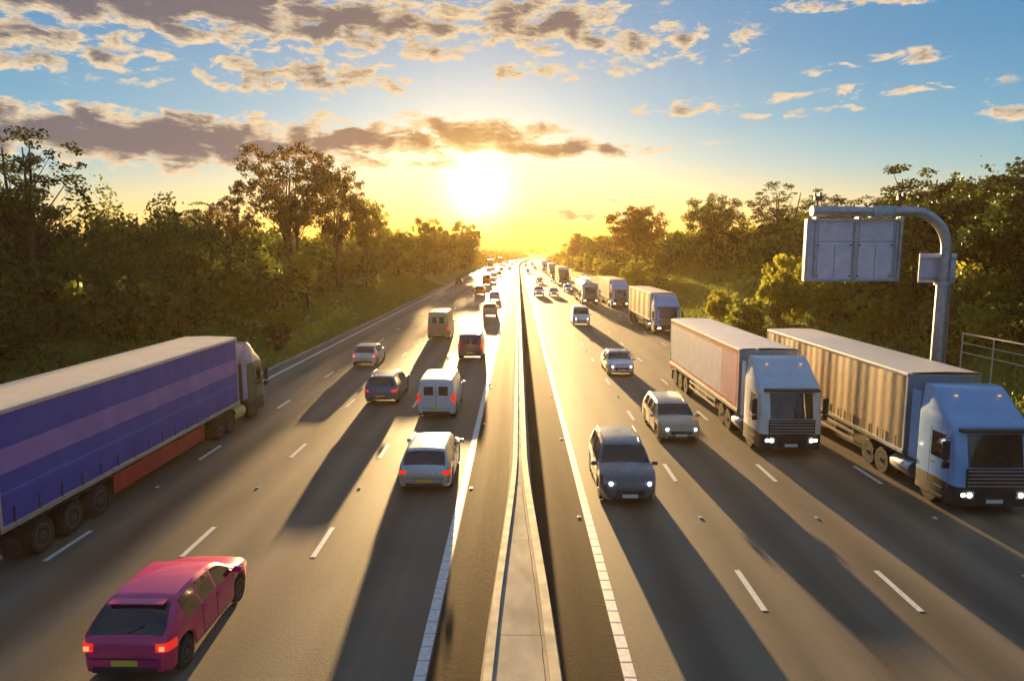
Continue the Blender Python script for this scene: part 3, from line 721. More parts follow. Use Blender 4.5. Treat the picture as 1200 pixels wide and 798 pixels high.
C_yel = cloth('yellow_curtain', (.74, .52, .16)); C_white = cloth('white_panel', (.66, .64, .68)); C_red = cloth('red_panel', (.50, .03, .03)); C_tan = cloth('tan_curtain', (.52, .34, .17)); C_pink = cloth('pink_panel', (.60, .28, .36))
C_wroof = cloth('white_roof', (.74, .72, .70)); C_beige = cloth('beige_curtain', (.66, .50, .28))

LA1, LA2, LA3, LA4 = -3.75, -7.45, -11.1, -14.7
RA1, RA2, RA3, RA4 = 3.9, 7.5, 11.15, 14.85
# big blue lorry, lower left
zb = 1.18
o = make_lorry('articulated_lorry', P['green'], P['lilac'], 'curtain', [C_blue, C_bl2, C_blue, C_lil, C_blue], C_cream, 4.3, 15.0, 18.3, head=False,
               bands=[1.3, 2.1, 2.18, 2.65, 3.3, 4.18], skirt=C_red, tank=C_yel, detail=True)
put(o, LA4 + .3, 25.6, True, 'large dark blue curtain sided lorry with lilac band and cream roof, lower left')
vehicle('hatch', 'magenta', P['magenta'], LA2 - .05, 14.1, 'magenta pink hatchback beside the large blue lorry', True, tail='lit')
vehicle('hatch', 'white', P['white'], LA3, 50.5, 'small white hatchback with red tail lights ahead of the blue lorry', True, tail='lit')
vehicle('estate', 'slate', P['slate'], LA2, 38.5, 'slate blue estate car with sunlit roof behind the white hatchback', True)
vehicle('big_van', 'gold', P['gold'], LA2, 66, 'tall golden brown panel van in the second lane casting a long shadow', True, cat='van')
vehicle('van', 'plum', P['plum'], LA1 + .1, 54, 'dark plum van with a bright roof edge in the lane by the barrier', True, cat='van')
vehicle('van', 'white', P['white'], LA1 - .3, 35.5, 'white van with sunlit roof in the lane by the barrier', True, cat='van')
vehicle('estate', 'silver', P['silver'], LA1 + .55, 24.8, 'silver estate car nearest the camera beside the central barrier', True)
vehicle('suv', 'gold', P['gold'], LA1 + .2, 88, 'champagne gold tall car following the blue car by the barrier', True)
vehicle('saloon', 'blue', P['blue'], LA1 - .2, 116, 'bright blue saloon car on the left carriageway', True)
vehicle('suv', 'red', P['red'], LA2 + .2, 131, 'red tall car with a yellow rear plate left of the blue saloon', True, tail='lit')
vehicle('big_van', 'red', P['red'], LA2 - .2, 168, 'red van ahead of the red tall car', True, cat='van')
vehicle('estate', 'silver', P['silver'], LA2 + .8, 180, 'silver estate car right of the red van', True)
vehicle('saloon', 'brown', P['brown'], LA2 - .1, 215, 'brown saloon car ahead of the silver estate car', True)
vehicle('saloon', 'black', P['black'], LA2 + 1, 232, 'black saloon car beside the brown saloon, far down the left carriageway', True)
vehicle('hatch', 'grey', P['grey'], LA1 + .2, 292, 'dark grey hatchback far ahead alone in the lane by the barrier', True)
vehicle('hatch', 'black', P['black'], LA2 + .6, 280, 'black hatchback far ahead in the second lane near the lorries', True)
vehicle('hatch', 'brown', P['brown'], LA4, 172, 'brown hatchback alone in the outermost left lane beside the verge', True)
vehicle('van', 'white', P['white'], LA3, 262, 'white van far down the third lane behind the red lorry', True, cat='van')
o = make_lorry('box_lorry', P['red'], P['red'], 'box', [C_red], C_red, 4.1, head=False); put(o, LA4 + 1.1, 345, True, 'red box lorry far down the left carriageway')
o = make_lorry('box_lorry', P['black'], P['black'], 'box', [material('dark_panel', (.10, .07, .05), .5)], C_cream, 4.2, head=False); put(o, LA4 + 2.6, 430, True, 'dark box lorry far away ahead of the red lorry')
for i, (k, c, l, y, lb) in enumerate([('saloon', 'silver', LA2, 350, 'silver saloon car far ahead right of the red lorry'), ('hatch', 'white', LA1, 395, 'white hatchback far ahead by the barrier beyond the dark grey hatchback'),
        ('suv', 'black', LA2, 430, 'black tall car far ahead right of the dark lorry'), ('hatch', 'red', LA1, 480, 'red hatchback most distant by the barrier on the left carriageway'), ('saloon', 'gold', LA3, 470, 'champagne saloon most distant in the third lane on the left')]):
    vehicle(k, c, P[c], l, y, lb, True)

# ---- right carriageway, approaching
vehicle('suv', 'grey', P['grey'], RA1 - .25, 23.6, 'graphite tall car with headlights on nearest the barrier, in front', False)
vehicle('estate', 'gold', P['gold'], RA2 - .45, 31, 'champagne gold estate car with headlights on beside the red and white lorry', False)
vehicle('saloon', 'silver', P['silver'], RA2 - .6, 47, 'silver blue saloon car with headlights on behind the champagne estate', False)
vehicle('van', 'white', P['white'], RA2 - .4, 78, 'white van with headlights on alone in the second lane', False, cat='van')
vehicle('suv', 'white', P['white'], RA1, 128, 'white tall car in the lane by the barrier beside a silver hatchback', False)
vehicle('hatch', 'silver', P['silver'], RA2 - .9, 127, 'silver hatchback right of the white tall car', False)
vehicle('estate', 'gold', P['gold'], RA1 + 1.6, 176, 'champagne estate car in the middle distance of the right carriageway', False)
vehicle('hatch', 'grey', P['grey'], RA3 - 1.4, 186, 'dark grey hatchback left of the tall dark lorry', False)
vehicle('hatch', 'white', P['white'], RA3 - .9, 141, 'white hatchback directly in front of the tall dark lorry', False)
vehicle('saloon', 'grey', P['grey'], RA1 - .2, 258, 'graphite saloon car far off by the barrier on the right carriageway', False)
vehicle('suv', 'silver', P['silver'], RA3 - 1.2, 263, 'silver tall car far off left of the grey fronted lorry', False)
vehicle('hatch', 'gold', P['gold'], RA2, 305, 'champagne hatchback far off in the second lane on the right', False)
vehicle('van', 'white', P['white'], RA2, 372, 'white van most distant of those on the right carriageway', False, cat='van')
vehicle('hatch', 'red', P['red'], RA1, 350, 'red hatchback far off by the barrier on the right carriageway', False)
vehicle('saloon', 'silver', P['silver'], RA1, 440, 'silver saloon most distant by the barrier on the right', False)

vf = lambda t, j: 1 if (j in (0, 2) or t > .97) else (2 if t > .80 else 0)
o = make_lorry('articulated_lorry', P['white'], P['pale'], 'box', [C_white, C_red, C_pink], C_wroof, 4.0, bands=[1.3, 1.48, 3.68, 3.88], vertical=vf)
put(o, RA3 - .1, 35.2, False, 'large lorry with red edged white trailer and white cab, headlights on')
o = make_lorry('articulated_lorry', P['sky'], P['sky'], 'curtain', [C_tan], material('pale_roof', (.60, .58, .56), .45), 4.05, detail=True)
put(o, RA4 + .1, 29.0, False, 'large lorry with tan curtain trailer and light blue cab in the outermost right lane')
o = make_lorry('articulated_lorry', P['sky'], P['sky'], 'curtain', [C_yel], C_cream, 4.0); put(o, RA4, 75.5, False, 'yellow curtain sided lorry with pale blue cab roof behind the tan lorry')
o = make_lorry('articulated_lorry', P['white'], P['sky'], 'curtain', [C_beige], C_cream, 4.05); put(o, RA4, 107, False, 'beige curtain sided lorry with white cab between the tanker and yellow lorry')
o = make_lorry('tanker_lorry', P['white'], P['silver'], 'tank', [material('tank_steel', (.60, .55, .46), .28, .8, var=.1)], C_cream, 3.2); put(o, RA3, 113, False, 'silver tanker lorry with white cab and cylindrical tank', 'tanker')
o = make_lorry('box_lorry', P['black'], P['grey'], 'box', [C_beige], C_cream, 4.4); put(o, RA3 - .4, 168, False, 'tall dark fronted lorry behind the white hatchback')
o = make_lorry('box_lorry', P['silver'], P['silver'], 'box', [C_white], C_cream, 4.2); put(o, RA3, 226, False, 'grey fronted white box lorry behind the tall dark lorry')
o = make_lorry('box_lorry', P['white'], P['white'], 'curtain', [C_yel], C_cream, 4.2); put(o, RA3, 285, False, 'yellow sided lorry with white cab, third in the far queue')
o = make_lorry('box_lorry', P['grey'], P['grey'], 'box', [C_tan], C_cream, 4.2); put(o, RA4, 345, False, 'tan box lorry with graphite cab furthest away on the right')

# ================================================================== cantilever sign, railing, safety barrier
def build_sign():
    yb = 32.0; X = 19.8; zg = ground(X, yb)
    root = empty('gantry_sign', (X, yb, zg)); tag(root, 'grey cantilever motorway sign on a curved steel post seen from behind', 'road sign')
    def loc(x, y, z): return (x - X, y - yb, z - zg)
    p = MB(); p.tube([loc(X, yb, zg - .3), loc(X, yb, 6.9)], .30, 20); p.lathe([(.30, 6.72 - zg), (.40, 6.74 - zg), (.40, 6.88 - zg), (.30, 6.9 - zg)], 'Z', (0, 0, 0), 20)
    p.box((0, 0, .1), (1.0, 1.0, .25), bev=.03)
    for s in (-1, 1):
        for q in (-1, 1): p.lathe([(.04, .2), (.04, .34)], 'Z', (s * .4, q * .4, 0), 8)
    p.box((0, -.31, 1.6), (.28, .05, .7), bev=.01)
    p.build('post', m_steel, root, smooth=40)
    rb = 1.75; zt = 10.08
    pts = [loc(X, yb, 6.9), loc(X, yb, 7.6)] + [loc(X - rb + rb * math.cos(a), yb, zt - rb + rb * math.sin(a)) for a in [R(90) * k / 14 for k in range(15)]] + [loc(16.2, yb, zt), loc(13.55, yb, zt + .03)]
    a = MB(); a.tube(pts, .225, 20); arm = a.build('arm', m_steel, root, smooth=40)
    s_ = MB(); s_.box(loc(16.75, yb, zt), (1.05, .56, .50), bev=.04)
    for k in range(5): s_.lathe([(.03, 0), (.03, .05)], 'Z', loc(16.3 + .2 * k, yb - .26, zt + .22), 6)
    s_.build('splice_sleeve', m_steel, arm, smooth=40)
    e = MB(); e.lathe([(.02, -.03), (.24, -.03), (.25, 0), (.25, .06), (.02, .06)], 'X', loc(13.52, yb, zt + .03), 20); e.build('end_cap', m_steel, arm, smooth=40)
    x0, x1, z0, z1 = 13.38, 17.82, 6.88, 9.76; yp = yb + .30
    pn = MB(); pn.box(loc((x0 + x1) / 2, yp + .05, (z0 + z1) / 2), (x1 - x0, .20, z1 - z0), bev=.02)
    panel = pn.build('sign_panel', m_signback, root)
    fr = MB(); w = .10; yf = yp - .09
    for x in (x0 + .06, x1 - .06): fr.box(loc(x, yf, (z0 + z1) / 2), (.13, .12, z1 - z0 + .03), bev=.015)
    for z in (z0 + .05, z1 - .05): fr.box(loc((x0 + x1) / 2, yf + .005, z), (x1 - x0 - .26, .10, .11), bev=.015)
    fr.build('frame', m_steel, panel)
    for x in (13.83, 15.70, 17.45 + .12):
        ch = MB(); ch.box(loc(x, yf - .02, (z0 + z1) / 2 + (.12 if x != 15.70 else 0)), (.10 if x != 15.70 else .17, .12, z1 - z0 - .1), bev=.01); ch.build('stiffener', m_steel, panel)
    for x in (13.75, 15.70, 17.62):
        ch = MB(); ch.box(loc(x, yb + .08, z1 - .02), (.17, .38, .22), bev=.02); ch.build('bracket', m_steel, panel)
    dr = MB(); m_line = material('seam_line', (.20, .19, .26), .6)
    for cx_ in (14.77, 16.66):
        hw = .80; zz = z0 + 1.85
        dr.box(loc(cx_, yf + .035, zz), (2 * hw, .012, .03)); dr.box(loc(cx_, yf + .035, (z0 + zz) / 2), (.025, .012, zz - z0 - .3)); 
        for sx in (-1, 1): dr.box(loc(cx_ + sx * hw, yf + .035, (z0 + z1) / 2), (.02, .012, z1 - z0 - .35))
    dr.build('panel_seam', m_line, panel)
    for bx_ in (13.98, 15.5, 15.9, 17.38):
        for bz in (z0 + .24, z0 + 1.68): bt = MB(); bt.box(loc(bx_, yf + .02, bz), (.10, .05, .07), bev=.01); bt.build('bolt', material('rusty_bolt', (.22, .12, .10), .6), panel)
    for x in (13.75, 17.55):
        c = MB(); z = zt + .24; c.tube([loc(x, yb, z - .05), loc(x, yb, z + .28)], .03, 6); c.box(loc(x, yb, z + .36), (.34, .22, .20), bev=.03); c.box(loc(x + .1, yb, z + .52), (.10, .12, .22), bev=.02); c.box(loc(x - .14, yb, z + .50), (.07, .1, .16), bev=.02)
        c.build('sensor', material('sensor_housing', (.10, .07, .06), .5), arm)
    # small plate facing the other way, fixed behind the post
    pl = MB(); pl.box(loc(X - .10, yb + .42, 7.50), (1.72, .08, 1.36), bev=.03); plate = pl.build('small_sign', m_signback, root)
    r2 = MB()
    for z in (7.02, 7.95): r2.box(loc(X - .10, yb + .345, z), (1.66, .06, .07), bev=.01)
    for z in (7.02, 7.95): r2.lathe([(.235, 0), (.26, .0), (.26, .10), (.235, .10)], 'Z', loc(X, yb, z - .05), 16)
    r2.build('clamp', m_steel, plate)
    ca = MB(); ca.tube([loc(X + .29, yb - .08, 6.6), loc(X + .29, yb - .08, 3.0), loc(X + .3, yb - .1, zg + .2)], .03, 6); ca.build('cable_conduit', m_steel, root)
build_sign()
def railing(x, y0, y1, n, name='hand_railing'):
    zg = ground(x, (y0 + y1) / 2); root = empty(name, (x, (y0 + y1) / 2, zg)); ym = (y0 + y1) / 2
    tag(root, 'grey steel handrail with thin posts on the bank right of the sign post', 'railing')
    m_gal = material('rail_galvanised', (.50, .52, .50), .5, .3, var=.15, scale=3)
    top = 3.95; base = top - 1.15
    for z, r in ((top, .035), (top - .5, .025), (top - 1.0, .025)):
        t = MB(); t.tube([(0, y0 - ym, z - zg), (0, y1 - ym, z - zg)], r, 8); t.build('rail', m_gal, root, smooth=50)
    for k in range(n):
        y = y0 + (y1 - y0) * k / (n - 1); z = ground(x, y)
        t = MB(); t.tube([(0, y - ym, min(z, base) - .1 - zg), (0, y - ym, top - zg)], .035, 8); t.build('post', m_gal, root, smooth=50)
railing(23.7, 17, 36.3, 9)
def safety(lat, y0, y1):
    root = empty('safety_barrier', (lat, y0, 0)); tag(root, 'steel corrugated safety barrier at the edge of the right carriageway below the sign', 'safety barrier')
    prof = [(0, .42), (.03, .44), (.03, .50), (-.04, .54), (-.04, .58), (.03, .61), (.03, .65), (-.04, .69), (-.04, .72), (.03, .75)]
    b = MB(); b.loft([[(-.12 + px, y, z) for px, z in prof] for y in [0, y1 - y0]], cap=False, closed=False); b.loft([[(-.117 + px, y, z) for px, z in prof] for y in [0, y1 - y0]], cap=False, closed=False); b.build('beam', m_steel, root, fix=False)
    k = 0; first = None
    while k * 3.2 < y1 - y0:
        t = MB(); t.box((0, .3 + k * 3.2, .33), (.06, .14, .80), bev=.01); t.build('post', m_steel, root); k += 1
safety(18.25, 6, 100)

# ================================================================== vegetation
def leaf_mat(name, c, tr, trans=.45):
    m = bpy.data.materials.new(name); m.use_nodes = True; nt = m.node_tree; L = nt.links.new; b = nt.nodes['Principled BSDF']; out = nt.nodes['Material Output']
    t = nt.nodes.new('ShaderNodeTexCoord'); n = nt.nodes.new('ShaderNodeTexNoise'); n.inputs['Scale'].default_value = .9; n.inputs['Detail'].default_value = 5; L(t.outputs['Object'], n.inputs['Vector'])
    oi = nt.nodes.new('ShaderNodeObjectInfo')
    ad = nt.nodes.new('ShaderNodeMath'); ad.operation = 'ADD'; L(n.outputs[0], ad.inputs[0])
    ml = nt.nodes.new('ShaderNodeMath'); ml.operation = 'MULTIPLY'; L(oi.outputs['Random'], ml.inputs[0]); ml.inputs[1].default_value = .25; L(ml.outputs[0], ad.inputs[1])
    def ramp(cc):
        r = nt.nodes.new('ShaderNodeValToRGB'); L(ad.outputs[0], r.inputs[0]); e = r.color_ramp.elements
        e[0].position = .38; e[0].color = (cc[0] * .55, cc[1] * .62, cc[2] * .6, 1); e[1].position = .85; e[1].color = (cc[0] * 1.7, cc[1] * 1.35, cc[2] * 1.1, 1); return r.outputs[0]
    L(ramp(c), b.inputs['Base Color']); b.inputs['Roughness'].default_value = .55; b.inputs['Specular IOR Level'].default_value = .3
    tl = nt.nodes.new('ShaderNodeBsdfTranslucent'); L(ramp(tr), tl.inputs[0])
    mx = nt.nodes.new('ShaderNodeMixShader'); mx.inputs[0].default_value = trans; L(b.outputs[0], mx.inputs[1]); L(tl.outputs[0], mx.inputs[2]); L(mx.outputs[0], out.inputs[0])
    return m
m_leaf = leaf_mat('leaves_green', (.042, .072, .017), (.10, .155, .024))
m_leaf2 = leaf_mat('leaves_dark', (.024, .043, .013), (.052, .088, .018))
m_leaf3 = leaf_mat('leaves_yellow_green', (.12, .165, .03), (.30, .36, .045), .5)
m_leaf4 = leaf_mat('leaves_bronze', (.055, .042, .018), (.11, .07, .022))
m_bark = material('bark', (.07, .05, .038), .9, var=.4, scale=6, bump=.8, bscale=18, stretch=(1, 1, .2))

def leaves_mesh(name, centers, size, mats, mi=None):
    n = len(centers); c = np.asarray(centers)
    u = rng.normal(size=(n, 3)); u /= np.linalg.norm(u, axis=1)[:, None]
    w = rng.normal(size=(n, 3)); v = np.cross(u, w); v /= np.linalg.norm(v, axis=1)[:, None]
    sz = (np.asarray(size) * rng.uniform(.6, 1.35, n))[:, None]
    P_ = np.empty((n, 4, 3)); P_[:, 0] = c - u * sz * .62; P_[:, 1] = c - v * sz * .36 + u * sz * .05; P_[:, 2] = c + u * sz * .62; P_[:, 3] = c + v * sz * .36 + u * sz * .05
    me = bpy.data.meshes.new(name); me.vertices.add(4 * n); me.vertices.foreach_set('co', P_.ravel().astype(np.float32))
    me.loops.add(4 * n); me.loops.foreach_set('vertex_index', np.arange(4 * n, dtype=np.int32))
    me.polygons.add(n); me.polygons.foreach_set('loop_start', np.arange(0, 4 * n, 4, dtype=np.int32))
    for m in (mats if isinstance(mats, list) else [mats]): me.materials.append(m)
    if mi is not None: me.polygons.foreach_set('material_index', np.asarray(mi, dtype=np.int32))
    me.update(calc_edges=True); return me

def crown_points(h0, h1, rad, nclump, per, cr, seed, flat=.7, shell=.45, top=1.0, lumpy=1.0):
    r_ = np.random.default_rng(seed)
    hc = (h0 + h1) / 2; hh = (h1 - h0) / 2
    d = r_.normal(size=(nclump, 3)); d /= np.linalg.norm(d, axis=1)[:, None]
    lump = np.minimum(1.06, 1 + lumpy * .20 * np.sin(d[:, 0] * 4 + seed) * np.cos(d[:, 1] * 3.3 + seed * 2) + .10 * np.sin(d[:, 2] * 7 + seed))
    rr = r_.uniform(0, 1, nclump) ** shell * lump
    c = d * rr[:, None] * np.array([rad, rad, hh]); 
    c[:, :2] *= (1 - .22 * np.clip(-c[:, 2:3] / hh, -1, 1) * (1 if top > 0 else 0))
    c[:, 2] += hc
    sz = r_.uniform(.55, 1.35, nclump) * cr
    npc = (per * (sz / cr) ** 2).astype(int) + 4
    idx = np.repeat(np.arange(nclump), npc)
    g = r_.normal(size=(len(idx), 3)); g /= np.linalg.norm(g, axis=1)[:, None]; g *= (r_.uniform(0, 1, len(idx)) ** .5)[:, None]
    return c, c[idx] + g * sz[idx][:, None] * np.array([1, 1, flat])

TREES = {}
def tree_proto(kind, seed):
    """crown mesh + trunk mesh at unit scale of about 10 m high"""
    key = (kind, seed)
    if key in TREES: return TREES[key]
    rs = random.Random(seed)
    if kind == 'broad':   h0, h1, rad, nc, per, cr, ls, mat, stems, fork = 3.2, 10, 4.2, 150, 85, .72, .22, m_leaf, 1, 2.6
    elif kind == 'open':  h0, h1, rad, nc, per, cr, ls, mat, stems, fork = 3.6, 10, 4.4, 210, 62, .50, .17, m_leaf4, 4, .8
    elif kind == 'loose': h0, h1, rad, nc, per, cr, ls, mat, stems, fork = 1.8, 10, 3.2, 150, 50, .45, .16, m_leaf2, 3, 1.2
    elif kind == 'spire': h0, h1, rad, nc, per, cr, ls, mat, stems, fork = 1.2, 10, 1.7, 70, 60, .60, .24, m_leaf2, 1, 1.5
    elif kind == 'dense': h0, h1, rad, nc, per, cr, ls, mat, stems, fork = .8, 10, 4.0, 190, 95, .95, .30, m_leaf2, 2, 1.0
    elif kind == 'shrub': h0, h1, rad, nc, per, cr, ls, mat, stems, fork = .3, 10, 5.0, 150, 80, 1.0, .40, m_leaf3, 5, .3
    c, pts = crown_points(h0, h1, rad, nc, per, cr, seed, shell={'dense': .38, 'open': .30}.get(kind, .45), lumpy=.35 if kind == 'open' else 1)
    me = leaves_mesh('crown', pts, ls, mat)
    mb = MB()
    tops = sorted(range(len(c)), key=lambda i: rs.random())
    for s in range(stems):
        bx_, by_ = (0, 0) if stems == 1 else (rs.uniform(-.5, .5), rs.uniform(-.5, .5))
        tx, ty = bx_ * 2.4 + rs.uniform(-.4, .4), by_ * 2.4 + rs.uniform(-.4, .4); tz = h1 * .86
        path = []
        for k in range(7):
            t = k / 6; path.append((bx_ + (tx - bx_) * t + .12 * math.sin(t * 5 + s), by_ + (ty - by_) * t + .1 * math.cos(t * 4 + s), -.4 + (tz + .4) * t))
        r0 = .30 / math.sqrt(stems) if kind != 'shrub' else .12
        mb.tube(path, [r0 * (1.25 if k == 0 else 1) * (1 - .85 * k / 6) for k in range(7)], 8)
        mine = tops[s::stems][:26 if kind != 'shrub' else 12]
        for i in mine:
            q = Vector(c[i]); zf = max(fork, min(tz * .92, q.z * rs.uniform(.35, .75))); t = (zf + .4) / (tz + .4)
            a = Vector((bx_ + (tx - bx_) * t + .12 * math.sin(t * 5 + s), by_ + (ty - by_) * t + .1 * math.cos(t * 4 + s), zf))
            m1 = a.lerp(q, .5) + Vector((rs.uniform(-.2, .2), rs.uniform(-.2, .2), rs.uniform(-.1, .35)))
            rb = r0 * .42 * (1 - .6 * t); mb.tube([a, a.lerp(m1, .5), m1, q], [rb, rb * .8, rb * .55, rb * .18], 5, cap=False)
    tr = mb.build('trunk', m_bark, None, smooth=60, fix=False)
    cr_o = bpy.data.objects.new('crown', me); col.objects.link(cr_o)
    TREES[key] = [tr, cr_o, False]
    return TREES[key]
def tree(kind, seed, lat, y, top, rad, label, group=None, name='tree', cat='tree', mat=None, sink=0.0):
    """top = height of the tip above the road, rad = crown radius"""
    tp = tree_proto(kind, seed)
    zg = ground(lat, y) - sink; x = cx(y) + lat
    root = empty(name, (x, y, zg)); tag(root, label, cat, group)
    R0 = {'broad': 4.2, 'open': 4.4, 'loose': 3.2, 'spire': 1.7, 'dense': 4.0, 'shrub': 5.0}[kind] * 1.12
    sz = (top - zg) / 10.4; sx = rad / R0
    for k in (0, 1):
        o = tp[k] if not tp[2] else tp[k].copy()
        if tp[2]: col.objects.link(o)
        o.parent = root
        if mat and k == 1 : 
            o.material_slots[0].link = 'OBJECT'; o.material_slots[0].material = mat
        elif k == 1 and tp[2]: o.material_slots[0].link = 'DATA'
    tp[2] = True
    root.scale = (sx, sx, sz); root.rotation_euler.z = (seed * 1.7 + lat) % 6.28
    return root
GL = 'trees standing above the left bank'; GR = 'trees standing above the right bank'
tree('loose', 1, -31.0, 42, 16.6, 4.8, 'tall loose leaved dark tree at the left edge of the view', GL)
tree('loose', 2, -36.0, 46, 15.2, 4.5, 'loose leaved tree behind the tall one at the left edge', GL)
tree('open', 3, -30.2, 92, 22.8, 8.5, 'tallest wide tree with many stems and an airy rounded crown above the left bank', GL)
tree('open', 4, -25.6, 95, 20.4, 5.2, 'airy tree joined to the right side of the tallest left bank tree', GL)
tree('broad', 5, -23.0, 104, 17.4, 3.9, 'rounded smaller tree right of the tallest left bank tree', GL)
tree('loose', 6, -37.5, 82, 14.6, 4.0, 'low loose tree left of the tallest left bank tree', GL)
tree('loose', 7, -41.0, 80, 13.6, 3.6, 'leftmost low loose tree in the gap of open sky', GL)
tree('open', 8, -33.0, 80, 14.8, 3.6, 'low bronze tree under the left side of the tallest tree', GL)
tree('broad', 9, -27.0, 150, 13.6, 5.0, 'rounded tree past the tallest tree on the left bank', GL)
tree('broad', 10, -23.5, 178, 17.6, 4.2, 'taller rounded tree left of the sun glow', GL)
tree('dense', 11, -24.5, 220, 15.6, 5.0, 'dense tree beneath the left of the sun glow', GL)
tree('dense', 12, -21.6, 275, 19.6, 6.5, 'dense round tree directly below the sun, closest to the far road', GL)
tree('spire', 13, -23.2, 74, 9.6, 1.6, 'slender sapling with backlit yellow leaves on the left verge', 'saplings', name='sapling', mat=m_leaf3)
tree('broad', 14, 25.8, 150, 18.2, 7.6, 'broad round tree nearest the sun on the right bank', GR, mat=m_leaf4)
tree('broad', 15, 31.2, 112, 17.6, 5.2, 'rounded tree second from the sun on the right bank', GR)
tree('loose', 16, 36.2, 96, 18.0, 5.6, 'loose leaved tree left of the cantilever sign', GR)
tree('loose', 17, 40.5, 92, 16.6, 4.6, 'loose leaved tree whose crown stands just behind the sign arm end', GR)
tree('broad', 18, 26.0, 225, 14.2, 6.5, 'small rounded tree far along the right bank below the pale cloud', GR)
tree('dense', 19, 27.0, 300, 15.8, 7.5, 'furthest distinct tree at the bend on the right', GR)
tree('loose', 20, 38.5, 76, 14.6, 4.2, 'low loose tree above the middle of the sign', GR)
tree('spire', 21, 34.0, 62, 16.2, 2.3, 'pointed tree rising above the right end of the sign', GR)
tree('spire', 22, 36.6, 61, 16.0, 2.1, 'pointed tree just left of the post bend behind the sign arm', GR)
tree('dense', 23, 35.0, 50, 14.6, 4.6, 'dense dark tree right of the sign post', GR)
tree('loose', 24, 34.5, 45, 15.6, 4.4, 'loose dark tree at the right edge of the view', GR)
tree('dense', 25, 30.5, 41, 11.8, 4.2, 'low dense tree behind the handrail at the right edge', GR)
tree('dense', 26, 30.5, 54, 12.2, 4.0, 'dense tree behind the sign panel', GR)
tree('dense', 35, 32.0, 69, 12.4, 4.2, 'dense tree left of the sign panel at the top of the slope', GR)
GS = 'shrubs on the slope by the sign'
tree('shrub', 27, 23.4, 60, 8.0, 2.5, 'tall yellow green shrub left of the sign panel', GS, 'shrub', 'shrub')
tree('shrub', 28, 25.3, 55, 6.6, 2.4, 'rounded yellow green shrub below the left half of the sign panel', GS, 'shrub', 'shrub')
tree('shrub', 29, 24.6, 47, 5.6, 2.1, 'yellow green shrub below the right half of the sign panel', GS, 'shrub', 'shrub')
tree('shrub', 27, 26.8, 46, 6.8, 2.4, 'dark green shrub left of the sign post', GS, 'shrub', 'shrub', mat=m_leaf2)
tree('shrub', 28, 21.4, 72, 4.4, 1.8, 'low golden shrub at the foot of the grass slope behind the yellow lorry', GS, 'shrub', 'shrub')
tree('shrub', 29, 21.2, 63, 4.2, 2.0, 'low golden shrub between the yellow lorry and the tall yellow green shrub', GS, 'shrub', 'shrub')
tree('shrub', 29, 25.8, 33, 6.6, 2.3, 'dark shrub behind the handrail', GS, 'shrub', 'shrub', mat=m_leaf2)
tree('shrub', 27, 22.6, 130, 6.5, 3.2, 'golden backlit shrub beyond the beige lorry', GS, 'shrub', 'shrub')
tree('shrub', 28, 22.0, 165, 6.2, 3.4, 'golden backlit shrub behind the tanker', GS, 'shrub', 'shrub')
tree('shrub', 28, -19.7, 55, 2.7, 1.3, 'pale blossoming shrub on the left verge in front of the blue lorry', 'verge shrubs', 'shrub', 'shrub', mat=m_leaf2)
tree('shrub', 29, -21.4, 62, 3.3, 1.7, 'low green shrub beyond the pale blossoming one on the left verge', 'verge shrubs', 'shrub', 'shrub')
# white blossom heads on the verge
def blossoms():
    c = []; 
    for lat, y, n, s, zt in ((-19.7, 55, 420, 1.0, 1.7), (-20.5, 66, 160, 1.6, 1.5), (-21.5, 80, 200, 2.6, 1.3), (-21, 100, 120, 3, 1.2), (25.0, 31, 180, 1.3, 2.2)):
        for k in range(n // 12):
            a, b = rng.normal() * s * .6, rng.normal() * s * 1.1; z = ground(lat + a, y + b) + rng.uniform(.35, 1) * zt
            for q in range(12): c.append((cx(y) + lat + a + rng.normal() * .12, y + b + rng.normal() * .12, z + rng.normal() * .04))
    me = leaves_mesh('verge_blossom', np.array(c), .085, material('white_blossom', (.62, .60, .54), .7))
    tag(bpy.data.objects.new('verge_blossom', me), 'scattered white blossom heads along the verges', 'blossom', kind='stuff')
    col.objects.link(bpy.data.objects['verge_blossom'])
blossoms()

